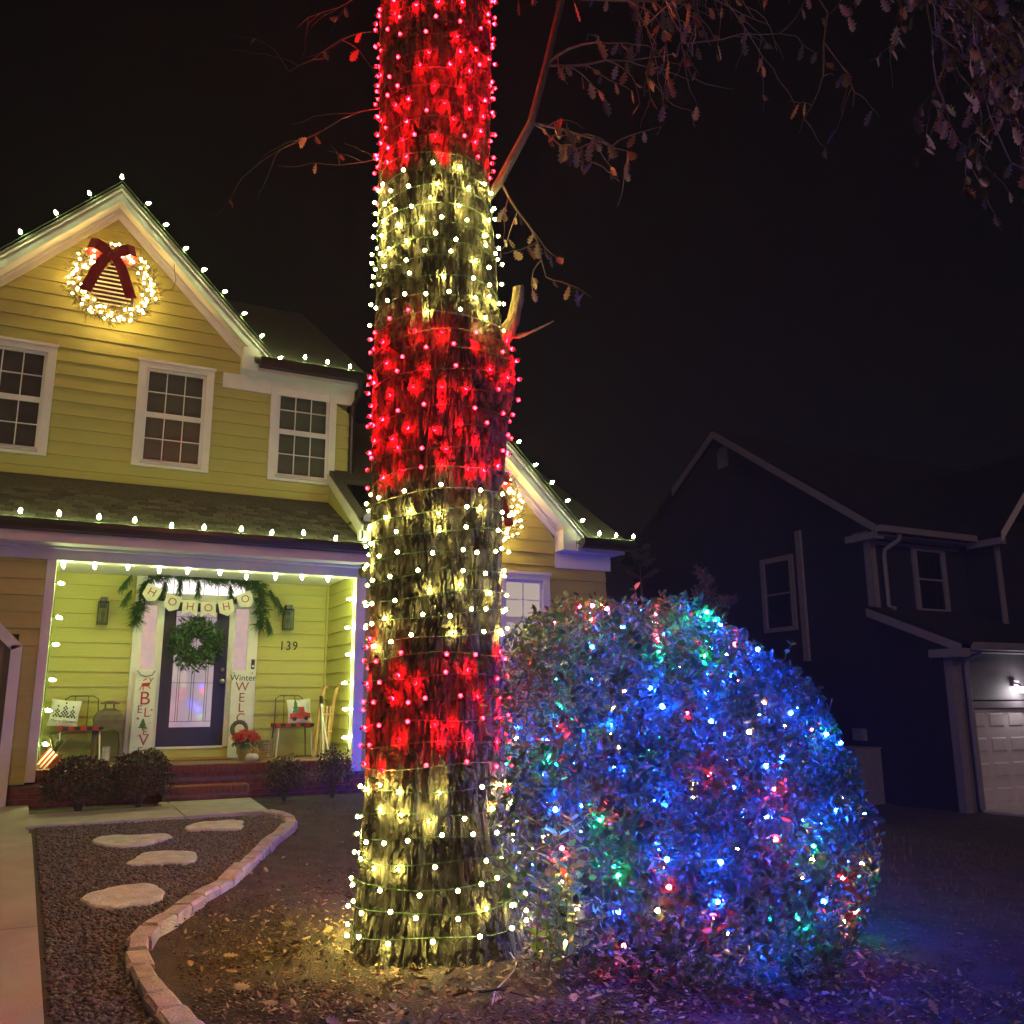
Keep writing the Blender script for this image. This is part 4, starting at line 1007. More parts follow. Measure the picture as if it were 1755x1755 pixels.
# fallen leaves
def oak_outline():
    pts = [(0, 0)]
    for t_, w in ((.08, .03), (.20, .16), (.28, .09), (.42, .27), (.50, .13), (.64, .30), (.72, .15), (.85, .20), (.93, .09)): pts.append((w, t_))
    pts.append((0, 1.0)); return pts + [(-w, t_) for w, t_ in pts[-2:0:-1]]
OAK = oak_outline()
def oak_cloud(pos, nrm, tip, L, curl):
    n = len(pos); nrm = nrm / np.linalg.norm(nrm, axis=1, keepdims=True); tip = tip - nrm * (tip * nrm).sum(1, keepdims=True); tip /= np.linalg.norm(tip, axis=1, keepdims=True) + 1e-9
    side = np.cross(nrm, tip); half = len(OAK) // 2
    mids = [(0, t_) for t_ in (.12, .35, .6, .85)]
    P = []
    for w, t_ in OAK + mids:
        P.append(pos + tip * (L * t_)[:, None] + side * (L * w)[:, None] + nrm * (L * (curl * (abs(w) * 1.3 + .5 * (t_ - .5) ** 2)))[:, None])
    P = np.stack(P, 1); k = len(OAK) + 4; o_ = len(OAK)
    tris = []
    right = list(range(0, half + 1)); left = [0] + list(range(len(OAK) - 1, half - 1, -1))
    for side_ in (right, left):
        for a, b in zip(side_[:-1], side_[1:]):
            tm_ = (OAK[a][1] + OAK[b][1]) / 2; c = o_ + min(range(4), key=lambda q: abs(mids[q][1] - tm_))
            tris.append((a, b, c) if side_ is right else (b, a, c))
        bridge = []
    for q in range(3):
        def last(side_, lim): 
            return min(side_, key=lambda i_: abs(OAK[i_][1] - (mids[q][1] + mids[q + 1][1]) / 2))
        tris.append((o_ + q, last(right, 0), o_ + q + 1)); tris.append((o_ + q + 1, last(left, 0), o_ + q))
    T = np.array(tris); return P.reshape(-1, 3), (T[None] + np.arange(n)[:, None, None] * k).reshape(-1, 3)
n = 5200; a = RNG.uniform(0, 6.28, n); rr = np.abs(RNG.normal(0, .75, n)) + .45
xx = 2.25 + np.cos(a) * rr * 1.2; yy = 5.28 + np.sin(a) * rr
xx[:2600] = RNG.uniform(1.0, 4.6, 2600); yy[:2600] = RNG.uniform(3.0, 5.0, 2600)
xx[:180] = RNG.uniform(.9, 6.5, 180); yy[:180] = RNG.uniform(3.2, 9.5, 180)
ok = ~inside(gpoly, xx, yy) & ((xx - 2.19) ** 2 + (yy - 5.5) ** 2 > .28) & (xx > .8); xx, yy = xx[ok], yy[ok]; n = len(xx)
vs, fs = oak_cloud(np.stack([xx, yy, GZ(xx, yy) + RNG.uniform(.008, .035, n) + .03 * np.exp(-(((xx - 2.2) / 1.1) ** 2 + ((yy - 5.3) / 1.1) ** 2))], 1), np.array([0, 0, 1]) + RNG.normal(0, .35, (n, 3)), rand_dirs(n), RNG.uniform(.014, .048, n) + (RNG.uniform(0, 1, n) > .95) * .05, RNG.uniform(-.6, .9, n))
o = kind(np_mesh('fallen_leaves', vs, fs, LITTER), 'stuff'); tag(o, 'scatter of dry fallen oak leaves around the tree base', 'leaves')
# dormant grass
n = 16000; xx = np.concatenate([RNG.uniform(.9, 5, 7000), RNG.uniform(4.2, 14, 9000)]); yy = np.concatenate([RNG.uniform(5.2, 11, 7000), RNG.uniform(2, 12, 9000)])
ok = ~inside(gpoly, xx, yy) & ~((xx < 2.4) & (yy > 10)) & (yy < 11.9); xx, yy = xx[ok], yy[ok]; n = len(xx)
P0 = np.stack([xx, yy, GZ(xx, yy) - .015], 1); lean = RNG.normal(0, .6, (n, 3)); lean[:, 2] = 1; lean /= np.linalg.norm(lean, axis=1, keepdims=True)
hh = RNG.uniform(.03, .085, n)[:, None]; sd = np.stack([np.cos(a_ := RNG.uniform(0, 6.28, n)), np.sin(a_), 0 * a_], 1) * .003
vs = np.stack([P0 - sd, P0 + sd, P0 + lean * hh], 1).reshape(-1, 3)
o = kind(np_mesh('grass', vs, np.arange(n * 3).reshape(-1, 3), GRASS), 'stuff'); tag(o, 'thin dormant lawn grass between tree and house', 'grass')

# ------------------------------------------------------------------ the oak
TX, TY = 2.193, 5.497
DV = np.array([TX, TY]) / math.hypot(TX, TY); RT = np.array([DV[1], -DV[0]])
PR = np.array([(-.3, .70), (-.1, .58), (.05, .535), (.2, .51), (.42, .485), (.94, .440), (1.85, .412), (3.0, .424), (3.45, .436), (4.1, .428), (5.2, .405), (6.2, .418), (7.6, .42), (8.6, .41)])
OF = np.array([(-.3, .03), (.42, .045), (1.85, .03), (3.45, .02), (4.1, .008), (5.2, -.036), (6.2, -.035), (8.6, -.02)])
def trunk_c(z):
    o_ = np.interp(z, OF[:, 0], OF[:, 1]); return TX + RT[0] * o_, TY + RT[1] * o_
STUB_A = math.atan2(RT[1] * .97 - DV[1] * .25, RT[0] * .97 - DV[0] * .25)
def trunk_r(th, z):
    r_ = np.interp(z, PR[:, 0], PR[:, 1])
    r_ = r_ + .07 * np.exp(-np.maximum(z + .1, 0) / .22) * (np.cos(5 * th + .6) * .6 + np.cos(3 * th + 2) * .6)
    r_ = r_ + .012 * np.sin(2 * th + z * .9) + .012 * (vnoise(th * 6 / (2 * np.pi) * 1.0 + 6, z * 1.3, 21, 6) - .5) * 2
    dth = (th - STUB_A + np.pi) % (2 * np.pi) - np.pi
    return r_ + .09 * np.exp(-((dth / .35) ** 2 + ((z - 3.72) / .28) ** 2)) + .03 * np.exp(-((dth / .3) ** 2 + ((z - 3.3) / .5) ** 2))
NU, NZ = 760, 900
th = np.linspace(0, 2 * np.pi, NU, endpoint=False); zz = np.linspace(-.28, 7.7, NZ)
TH, Z2 = np.meshgrid(th, zz); u = TH / (2 * np.pi)
w1_ = vnoise(u * 10, Z2 * 1.1, 1, 10); w2_ = vnoise(u * 40, Z2 * 5, 2, 40) - .5; w3_ = vnoise(u * 120, Z2 * 26, 8, 120) - .5
def ridged(a, b, sd, p): return 1 - np.abs(2 * vnoise(a, b, sd, p) - 1)
f1 = ridged(u * 66 + w1_ * 1.6 + w2_ * .5 + w3_ * .13, Z2 * 3.0 + w2_ * .7, 3, 66)      # long vertical fissures
f2 = ridged(u * 104 + w1_ * 2.2 + w2_ * .5 + w3_ * .3, Z2 * 5.5, 4, 104)                 # shorter cracks
f3 = ridged(u * 58 + w2_ * 1.0, Z2 * 17 + w1_ * 4 + w3_ * .8, 5, 46)                     # plates broken across
c1 = np.clip((f1 - .72) / .10, 0, 1); c2 = np.clip((f2 - .80) / .10, 0, 1); c3 = np.clip((f3 - .86) / .08, 0, 1)
h = -c1 * .052 - c2 * (1 - c1) * .026 - c3 * (1 - c1) * .026
h = h + w3_ * .004 + (vnoise(u * 300, Z2 * 60, 6, 300) - .5) * .003 + (vnoise(u * 34, Z2 * 6, 7, 34) - .5) * .010
RR = trunk_r(TH, Z2) + h + .006
CX, CY = trunk_c(Z2)
idx = np.arange(NU * NZ).reshape(NZ, NU); r1 = np.roll(idx, -1, 1)
fa = np.stack([idx[:-1], r1[:-1], r1[1:], idx[1:]], -1).reshape(-1, 4)
OK_ = thing('oak_tree', 'large oak trunk wrapped in red and white lights with dry leaves above', 'tree', (TX, TY, .02))
np_mesh('trunk', np.stack([CX + RR * np.cos(TH), CY + RR * np.sin(TH), Z2], -1).reshape(-1, 3), fa, BARK, True, OK_)
def trunk_pt(th_, z, out=0.0):
    cx_, cy_ = trunk_c(z); r_ = float(trunk_r(np.array(th_), np.array(z))) + out
    return V(cx_ + r_ * math.cos(th_), cy_ + r_ * math.sin(th_), z)
# sawn stub and collar
sb = trunk_pt(STUB_A, 3.93, -.06)
STUBM = mat('pale_sawn_wood', (.13, .105, .06), (.36, .29, .17), 30, .9, .9, 90, (1, 1, .3))
sp_ = [sb, sb + V(.05, -.04, .05), sb + V(.085, -.07, .13), sb + V(.10, -.083, .21), sb + V(.107, -.09, .29), sb + V(.115, -.098, .37), sb + V(.117, -.10, .385)]
MB().tube([p + rvec() * .006 for p in sp_], [.085, .062, .047, .043, .044, .040, .037], 11).build('sawn_stub', STUBM, OK_)
for k in range(5):
    d = V(.12 + .05 * k, -.1, .03 * (k - 1)); MB().tube([sb + V(.05, -.04, .02), sb + V(.05, -.04, .02) + d * .6, sb + V(.05, -.04, .03) + d + V(0, 0, .04)], [.008, .006, .003], 5).build('splinter', STUBM, OK_)

# limbs, twigs and hanging leaves
leaf_sites = []
def limb(pts, r0, r1, name='limb', seg=7):
    n_ = len(pts); return MB().tube(pts, [r0 + (r1 - r0) * i / (n_ - 1) for i in range(n_)], seg).build(name, BARK2, OK_, True)
def curve(a, b, sag, n_, jit):
    a = Vector(a); b = Vector(b); out = []
    for i in range(n_ + 1):
        t_ = i / n_; p = a.lerp(b, t_) + V(0, 0, -sag * 4 * t_ * (1 - t_))
        if 0 < i: p += rvec() * jit
        out.append(p)
    return out
def twig(p, d, L, r_, depth, leafy):
    p = Vector(p); d = Vector(d).normalized(); pts = [p]; n_ = 6
    for i in range(n_):
        d = (d + rvec() * .28 + V(0, 0, -.07)).normalized(); pts.append(pts[-1] + d * L / n_)
    MB().tube(pts, [r_ * (1 - .7 * i / n_) for i in range(n_ + 1)], 5).build('twig', BARK2, OK_)
    if depth > 0:
        for i in range(1, n_ + 1):
            if random.random() < .75: twig(pts[i], d + rvec() * .9, L * random.uniform(.35, .6), r_ * .5, depth - 1, leafy)
    if random.random() < leafy or depth == 0:
        for i in range(n_ + 1):
            if random.random() < leafy: leaf_sites.append(pts[i])
la = trunk_pt(STUB_A + .15, 4.98, -.08)
main = [la, la + V(.13, -.08, .22), V(2.68, 4.95, 5.5), V(2.77, 4.88, 5.95), V(2.87, 4.80, 6.5), V(2.98, 4.70, 7.3), V(3.2, 4.5, 8.3)]
limb(main, .036, .020)
for (i, d, L_, lf) in ((1, (.45, -.25, -.75), .85, .75), (2, (.9, -.5, .1), .75, .8), (2, (.5, -.2, -.5), .55, .9), (3, (1, -.4, .2), .95, .85), (3, (.2, -.6, .3), .6, .5), (4, (1, -.5, -.1), 1.0, .9), (4, (-.6, -.1, .2), .8, .5), (5, (.9, -.5, -.6), 1.1, .9), (5, (-.7, -.3, -.5), .9, .6)):
    twig(main[i], d, L_, .011, 1, lf * .62)
# big limb above the frame that carries the hanging clusters on the right
big = [trunk_pt(STUB_A, 7.3, -.1), V(3.3, 4.6, 7.4), V(4.2, 3.8, 7.3), V(4.9, 3.1, 7.15), V(5.7, 2.6, 7.1)]
limb(big, .14, .05)
for k in range(22):
    t_ = random.uniform(.60, 1) if k > 4 else random.uniform(.2, .6); i = min(3, int(t_ * 4)); b = Vector(big[i]).lerp(Vector(big[i + 1]), t_ * 4 - i)
    e_ = b + V(random.uniform(-.3, .7), random.uniform(-.6, .4), -random.uniform(.9, 2.3))
    cv = curve(b, e_, -.12, 9, .055); limb(cv, .013, .0045, 'branch', 6); cv = cv[::2] + [cv[-1]]
    for q in range(2, 6): twig(cv[q], V(random.uniform(-.5, .8), random.uniform(-.8, .4), random.uniform(-.9, .2)), random.uniform(.5, .9), .007, 1, .50 if k > 4 else .16)
# bare twigs on the left
for z, d, L_ in ((5.75, (-.8, -.1, -.25), 1.0), (5.35, (-.7, -.2, -.3), .5), (6.4, (-.9, -.1, .1), 1.1), (6.8, (-.8, -.3, -.2), .8)):
    th_ = math.atan2(-RT[1] - DV[1] * .2, -RT[0] - DV[0] * .2); p = trunk_pt(th_, z, -.03)
    twig(p, V(-RT[0], -RT[1], 0) * .9 + V(0, 0, d[2]), L_, .0045, 1, .08)
# oak leaves: up to 290 single leaves, the rest as one mass
random.shuffle(leaf_sites)
lm = []
for k in range(4):
    vs, fs = oak_cloud(np.zeros((1, 3)), np.array([[0., 0, 1]]), np.array([[0., 1, 0]]), np.array([1.0]), np.array([(-.5, .45, .8, -.25)[k]]))
    tmp = np_mesh('leaf', vs, fs, OAKLEAF); lm.append(tmp.data); bpy.data.objects.remove(tmp)
OAKLEAF_ = OAKLEAF
nl = len(leaf_sites); extra = []
for k, p in enumerate(leaf_sites):
    L_ = random.uniform(.075, .14)
    tip = (V(0, 0, -1) + rvec() * .6).normalized(); nr_ = tip.cross(rvec()).normalized()
    if k < 290:
        sx = tip.cross(nr_); Mx = Matrix((sx, tip, nr_)).transposed()
        if Mx.determinant() < 0: Mx = Matrix((-sx, tip, nr_)).transposed()
        inst('leaf', lm[k % 4], OK_, p, Mx.to_quaternion(), L_)
    else: extra.append((p, nr_, tip, L_))
if extra:
    vs, fs = oak_cloud(np.array([tuple(e[0]) for e in extra]), np.array([tuple(e[1]) for e in extra]), np.array([tuple(e[2]) for e in extra]), np.array([e[3] for e in extra]), RNG.uniform(-.5, .7, len(extra)))
    kind(np_mesh('leaf_mass', vs, fs, OAKLEAF, parent=OK_), 'stuff')
print('oak leaves', nl)

# light strings round the trunk, alternating white and red
MW = bulb_mesh('bulb', .0125, .026, E_WARM, 7); MR = bulb_mesh('bulb', .0128, .027, E_RED, 7); MW2 = bulb_mesh('bulb', .0130, .027, E_WARM2, 7); MR2 = bulb_mesh('bulb', .0128, .027, E_RED2, 7)
bands = [(.10, .97, 0), (.97, 1.84, 1), (1.84, 2.89, 0), (2.89, 3.97, 1), (3.97, 5.07, 0), (5.07, 6.35, 1), (6.35, 7.5, 1)]
names = ['white bulb string wound round the foot of the trunk', 'red bulb string wound above the lowest white band of the trunk', 'white bulb string between the two lower red bands of the trunk',
         'red bulb string around the middle of the trunk by the sawn stub', 'white bulb string wound just below the topmost red lights', 'red bulb string wound just above the uppermost white band', 'red bulb string at the very top of the lit trunk']
PITCH = .132; tha = 2.0
for (za, zb, red), nm in zip(bands, names):
    t = thing('string_lights', nm, 'string lights', (TX, TY, za), 'light strings wound round the trunk')
    pts = []; z = za; nb = 0; nextb = 0; acc = 0; ph = random.uniform(0, 6)
    th0 = tha; step = .085
    bl = []
    while z < zb:
        zw = z + .022 * math.sin(tha * 1.0 + ph) + .010 * math.sin(tha * 3.1 + z * 7)
        p = trunk_pt(tha, zw, .008); pts.append(p); acc += step * .43
        if acc > nextb:
            bl.append((tha, zw)); nextb = acc + random.choice((.10, .13, .15, .17, .20, .23))
        tha += step; z += PITCH * step / (2 * math.pi)
    MB().tube(pts, .0036, 4).build('wire', WIRE, t)
    for th_, zw in bl:
        o_ = V(math.cos(th_), math.sin(th_), 0); tg = V(-math.sin(th_), math.cos(th_), 0)
        d = (o_ * random.uniform(.6, 1.0) + tg * random.uniform(-.5, .5) + V(0, 0, random.choice((-1, 1)) * random.uniform(.2, .7))).normalized()
        p = trunk_pt(th_, zw, .014) + d * .014 + o_ * random.uniform(0, .014)
        face_ = float(vnoise(np.array(th_ * 1.6 + 9), np.array(zw * 3.2), 77))
        weak = False
        if zw < .42 and random.random() < .75: d = (o_ * .8 + V(0, 0, -.6) + tg * random.uniform(-.4, .4)).normalized()
        elif random.random() < (.86 if face_ > .50 else .08):      # lens turned to the bark
            d = (-o_ + tg * random.uniform(-.5, .5) + V(0, 0, random.uniform(-.6, .6))).normalized(); p = trunk_pt(th_, zw + random.uniform(-.03, .03), random.uniform(.030, .052))
        else: weak = True
        inst('bulb', (MR2 if weak else MR) if red else (MW2 if weak else MW), t, p, basis(d))

# ------------------------------------------------------------------ big clipped shrub with coloured lights
BC = np.array([3.70, 5.16, .80]); BR = np.array([1.38, 1.38, 1.33])
BS = thing('large_shrub', 'huge dome of glossy leaved shrub full of multicoloured bulbs', 'shrub', (3.84, 4.90, 0))
def lump(d): return (np.hypot(d[:, 0], d[:, 1]) ** 2.5 + np.abs(d[:, 2]) ** 2.5) ** (-1 / 2.5) * lump0(d)
def lump0(d):
    lr = d[:, 0] * RT[0] + d[:, 1] * RT[1]; up_ = np.maximum(d[:, 2], 0)
    return lump1(d) * (1 - .30 * np.maximum(lr, 0) * up_ + .10 * np.maximum(-lr, 0) * up_)
def lump1(d): return .91 + .10 * vnoise(d[:, 0] * 3.2 + 20, d[:, 1] * 3.2 + d[:, 2] * 2.3 + 20, 41) + .05 * vnoise(d[:, 0] * 8 + 20, d[:, 2] * 8 + d[:, 1] * 5 + 20, 42)
n = 46000; d = rand_dirs(n); keep = (d[:, 2] > -.64); d = d[keep]; n = len(d)
rad = lump(d) * (1 - np.abs(RNG.normal(0, .10, n))) * RNG.uniform(.985, 1.03, n)
left = (d[:, 0] * (-RT[0]) + d[:, 1] * (-RT[1]))
pos = BC + d * rad[:, None] * BR
gap = vnoise(d[:, 0] * 7 + 50, d[:, 1] * 7 + d[:, 2] * 6 + 50, 43)
keep = (gap > .20) & (np.hypot(pos[:, 0] - TX, pos[:, 1] - TY) > .56) & ~((left > .45) & (d[:, 2] < -.05) & (RNG.uniform(0, 1, n) < .55)); pos, d = pos[keep], d[keep]; n = len(d)
Lf = RNG.uniform(.036, .074, n)
vs, fs = leaf_cloud(pos, d * .9 + rand_dirs(n) * .95, rand_dirs(n) * .9 + d * .5 + np.array([0, 0, .35]), Lf, Lf * RNG.uniform(.42, .62, n))
kind(np_mesh('foliage', vs, fs, LEAFB, parent=BS), 'stuff')
# single larger leaves: lower left flank by the trunk and sprigs on the outline
lfm = []
for k in range(3):
    vs, fs = leaf_cloud(np.zeros((1, 3)), np.array([[0., 0, 1]]), np.array([[0., 1, 0]]), np.array([1.0]), np.array([(.62, .55, .7)[k]]), (.2, .35, .1)[k])
    tmp = np_mesh('leaf', vs, fs, LEAFY if k < 2 else LEAFB); lfm.append(tmp.data); bpy.data.objects.remove(tmp)
cnt = 0; STEMG = mat('green_stem', (.16, .15, .08), (.22, .20, .11), 20, .7)
for k in range(36):     # upright stems with opposite leaves
    if k < 26:
        b = V(random.uniform(2.50, 2.84), random.uniform(4.52, 4.80), 0); b.z = gz(b.x, b.y)
        tip = b + V(random.uniform(-.12, .10), random.uniform(-.2, .05), random.uniform(.45, 1.05)); s0 = .12
    else:
        dd = rvec(); dd.z = abs(dd.z) * .9 + .1; dd.normalize()
        if dd.dot(V(*DV, 0)) > .55: dd = -dd; dd.z = abs(dd.z)
        b = V(*(BC + np.array(dd) * BR * .88)); tip = b + (dd + V(0, 0, .5)).normalized() * random.uniform(.16, .30); s0 = .45
    pts = curve(b, tip, random.uniform(-.03, .03), 6, .008)
    MB().tube(pts, [.0038 * (1 - .1 * i) for i in range(7)], 5).build('stem', STEMG, BS)
    nn = 5 if k < 26 else 2
    for q in range(nn):
        t_ = s0 + (1 - s0) * (q + .5) / nn; i = min(5, int(t_ * 6)); p = pts[i].lerp(pts[i + 1], t_ * 6 - i); ax_ = (pts[i + 1] - pts[i]).normalized()
        sd = ax_.cross(rvec()).normalized()
        for sg in (-1, 1):
            if cnt >= 290: break
            td = (sd * sg + ax_ * .45 + V(0, 0, .1)).normalized(); nrm_ = (ax_ + rvec() * .35); nrm_ = (nrm_ - td * nrm_.dot(td)).normalized(); sx = td.cross(nrm_)
            inst('leaf', lfm[(0 if k < 26 else 2) if random.random() < .8 else 1], BS, p, Matrix((sx, td, nrm_)).transposed().to_quaternion(), random.uniform(.065, .10) if k < 26 else random.uniform(.05, .075)); cnt += 1
for k in range(34):
    a = random.uniform(0, 6.28); b = V(3.80 + .5 * math.cos(a), 5.1 + .5 * math.sin(a), 0); b.z = gz(b.x, b.y) - .02
    e_ = V(3.80 + 1.15 * math.cos(a + random.uniform(-.3, .3)), 5.1 + 1.15 * math.sin(a), random.uniform(.4, 1.5))
    MB().tube(curve(b, e_, -.1, 5, .03), [.014, .012, .010, .008, .006, .004], 5).build('stem', BARK2, BS)
BM = {c: bulb_mesh('bulb', .0125, .026, e_, 7) for c, e_ in (('b', E_BB), ('g', E_BG), ('r', E_BR), ('o', E_BO))}
t = thing('string_lights', 'multicoloured bulb string spread over the large domed shrub', 'string lights', (3.84, 4.9, 0))
pts = []; k = 0; bl = []; BRND = random.Random(5)
for turn in range(15):
    el = -0.60 + turn * .135
    for q in range(26):
        a = 2 * math.pi * q / 26; e2 = min(1.5, el + .135 * q / 26 + .05 * math.sin(q * 1.9 + turn))
        dd = np.array([[math.cos(e2) * math.cos(a), math.cos(e2) * math.sin(a), math.sin(e2)]])
        f_ = float(lump(dd)[0]); p = V(*(BC + dd[0] * BR * (f_ * (.965 + .03 * math.sin(q * 2.7 + turn)))))
        p.z = max(p.z, gz(p.x, p.y) + .04)
        if math.hypot(p.x - TX, p.y - TY) < .62: continue
        pts.append(p)
        if math.hypot(p.x - TX, p.y - TY) > .85 and random.random() < .72 * max(.35, math.cos(e2)): bl.append((p, V(*dd[0])))
MB().tube(pts, .0028, 4).build('wire', WIRE, t)
for p, d in bl[:295]:
    c = BRND.choices('bgro', (46, 21, 17, 16))[0]
    dd = (rvec() * .9 + d * (.5 if random.random() < .4 else -.5)).normalized()
    if c == 'b' and math.hypot(p.x - TX, p.y - TY) < 1.0: c = 'g' if random.random() < .4 else 'o'
    inst('bulb', BM[c], t, p + d * random.uniform(-.10, .05) + rvec() * .04, basis(dd))
print('bush bulbs', len(bl))

# cord and fallen twigs
xc = MB().tube([(2.50, 5.0, .04), (2.47, 4.86, .025), (2.38, 4.72, .022), (2.25, 4.58, .02), (2.14, 4.46, .02), (2.05, 4.30, .015)], .0045, 6).build('extension_cord', WHITEP)
tag(xc, 'thin pale cord lying on the soil at the trunk foot', 'cord')
for k, (a, b, lb) in enumerate((((3.14, 4.22), (3.00, 3.77), 'long bare stick lying below the large shrub'), ((3.30, 4.05), (3.34, 3.55), 'crooked bare stick lying on dark soil by the shrub'), ((1.95, 4.55), (2.30, 4.36), 'short brown stick among the fallen leaves'))):
    tw = thing('fallen_stick', lb, 'stick', (a[0], a[1], gz(*a)))
    c_ = curve((a[0], a[1], gz(*a) + .02), (b[0], b[1], gz(*b) + .02), -.02, 5, .014)
    MB().tube(c_, [.008, .0075, .007, .006, .005, .003], 5).build('shaft', BARK2, tw)
    MB().tube([c_[2], c_[2] + V(.06, -.05, .02), c_[2] + V(.11, -.07, .03)], [.005, .004, .002], 5).build('side_twig', BARK2, tw)

# ------------------------------------------------------------------ the neighbour's house
N = thing('house', 'dark unlit neighbouring house with pale trim and a lamp over its garage', 'house', (19, 15, -.65))
NXs, NG = 15.9, -.70
MB().prism_x([(13.85, NG), (23.0, NG), (23.0, 6.0), (20.4, 7.62), (18.62, 8.70), (13.85, 5.45)], NXs, NXs + .2).build('side_wall', DARKSIDE, N)
MB().box(NXs + .2, 27, 13.85, 14.0, NG, 5.4).build('front_wall', DARKSIDE, N)
MB().box(26.8, 27, 14, 23, NG, 5.4).build('far_wall', DARKSIDE, N)
ro = MB(); ro.prism_x([(13.40, 5.22), (18.62, 8.80), (23.4, 5.75), (23.4, 5.82), (18.62, 8.88), (13.40, 5.30)], NXs - .22, 27.2); ro.build('roof', NROOF, N)
MB().prism_x([(13.42, 5.03), (18.60, 8.58), (18.60, 8.79), (13.42, 5.225)], NXs - .25, NXs - .222).build('rake_board', NTRIM, N)
MB().prism_x([(18.64, 8.58), (20.55, 7.36), (20.55, 7.57), (18.64, 8.79)], NXs - .252, NXs - .222).build('rake_board', NTRIM, N)
MB().box(NXs - .24, NXs + .02, 13.45, 14.3, 4.93, 5.09).build('eave_return', NTRIM, N)
MB().box(NXs - .05, NXs - .003, 13.80, 14.25, 5.14, 5.17).build('eave_return', NTRIM, N)
MB().box(NXs - .22, 18.85, 13.30, 13.42, 5.06, 5.20).build('gutter', NTRIM, N)
MB().box(NXs - .2, 18.85, 13.43, 13.84, 5.00, 5.03).build('soffit', NTRIM, N)
MB().box(NXs, 18.85, 13.81, 13.845, 4.88, 4.96).build('frieze_board', NTRIM, N)
MB().box(NXs - .02, NXs + .14, 13.80, 13.846, 3.3, 4.93).build('corner_board', NTRIM, N)
MB().box(NXs - .03, NXs - .004, 13.80, 13.98, 3.42, 4.93).build('corner_board', NTRIM, N)
MB().tube([(16.35, 13.38, 5.05), (16.35, 13.42, 4.93), (16.24, 13.72, 4.75), (16.24, 13.76, 4.6), (16.24, 13.76, 3.5), (16.30, 13.62, 3.43)], .05, 8).build('downspout', NTRIM, N)
MB().box(NXs - .08, NXs - .003, 15.83, 15.99, 2.4, 5.53).build('drain_pipe', NTRIM, N)
vt = MB().prism_x([(18.30, 7.76), (18.72, 7.76), (18.72, 8.18)] + [(18.51 + .21 * math.cos(a), 8.18 + .16 * math.sin(a)) for a in [k * math.pi / 8 for k in range(1, 8)][::1]] + [(18.30, 8.18)], NXs - .03, NXs - .003).build('gable_vent', NTRIM, N)
def nwin(mapf, a, b, z0, z1):
    def bx(u0, u1, d0, d1, za, zb):
        return [mapf(u0, d1, za), mapf(u1, d1, za), mapf(u1, d0, za), mapf(u0, d0, za), mapf(u0, d1, zb), mapf(u1, d1, zb), mapf(u1, d0, zb), mapf(u0, d0, zb)]
    f = MB(); t_ = .13
    for q in ((a, a + t_, .0, .06, z0, z1), (b - t_, b, .0, .06, z0, z1), (a + t_, b - t_, .0, .06, z1 - t_, z1), (a + t_, b - t_, 0, .06, z0, z0 + .10)): f.hexa(bx(*q))
    w = f.build('window', NTRIM, N)
    zm = (z0 + z1) / 2
    MB().hexa(bx(a + t_, b - t_, .005, .035, zm - .02, zm + .02)).build('meeting_rail', NTRIM, w)
    for za, zb in ((z0 + .10, zm - .02), (zm + .02, z1 - t_)): MB().hexa(bx(a + t_, b - t_, .004, .012, za, zb)).build('pane', NGLASS, w)
nwin(xpl(NXs), 16.16, 17.29, 3.15, 5.0)
nwin(ypl(13.85), 17.22, 18.31, 3.40, 4.95)
# projecting bay
MB().box(19.05, 24, 13.05, 13.849, NG, 5.2).build('bay_wall', DARKSIDE, N)
MB().box(19.02, 19.16, 13.0, 13.049, 2.95, 5.02).build('corner_board', NTRIM, N)
MB().box(18.86, 19.048, 12.75, 13.62, 4.93, 5.08).build('eave_return', NTRIM, N)
MB().prism_y([(18.86, 4.98), (21.0, 7.15), (21.0, 7.36), (18.86, 5.19)], 12.70, 12.73).build('rake_board', FASCIA, N)
MB().prism_y([(18.84, 5.20), (21.0, 7.40), (23.2, 5.2), (23.2, 5.1), (21.0, 7.3), (18.84, 5.1)], 12.72, 16.5).build('bay_roof', NROOF, N)
# garage wing
GY = 12.1
MB().prism_x([(GY + .02, NG), (13.849, NG), (13.849, 3.25), (GY + .02, 2.45)], NXs, NXs + .15).build('garage_side_wall', DARKSIDE, N)
mp = ypl(GY)
gw = MB().box(NXs + .15, 24, GY + .02, GY + .15, 1.45, 2.5).build('garage_front_wall', GREYBOX, N)
NSID = mat('neighbour_front_siding', (.13, .12, .13), (.16, .15, .16), 3, .6)
for k in range(6):
    board_mesh(mp, NXs + .34, 22, NXs + .34, 22, 1.47 + k * .155, 1.47 + (k + 1) * .155, .022, .004).build('siding_board', NSID, gw)
MB().box(NXs + .15, 16.30, GY + .02, GY + .15, NG, 1.45).build('garage_pier', NSID, N)
MB().box(NXs - .01, NXs + .16, GY - .03, GY + .019, NG, 2.34).build('corner_board', NTRIM, N)
MB().box(NXs - .035, NXs - .003, GY - .02, GY + .15, NG, 2.34).build('corner_board', NTRIM, N)
MB().tube([(16.28, 11.72, 2.48), (16.28, 11.74, 2.36), (16.22, 11.98, 2.25), (16.22, 12.02, 2.1), (16.22, 12.02, NG + .1)], .048, 8).build('downspout', NTRIM, N)
MB().prism_x([(11.62, 2.52), (13.845, 3.42), (13.845, 3.48), (11.62, 2.60)], NXs - .22, 24).build('garage_roof', NROOF, N)
MB().prism_x([(11.66, 2.36), (13.88, 3.26), (13.88, 3.44), (11.66, 2.535)], NXs - .25, NXs - .222).build('rake_board', NTRIM, N)
MB().box(NXs - .24, NXs + .03, 11.68, 12.42, 2.30, 2.46).build('eave_return', NTRIM, N)
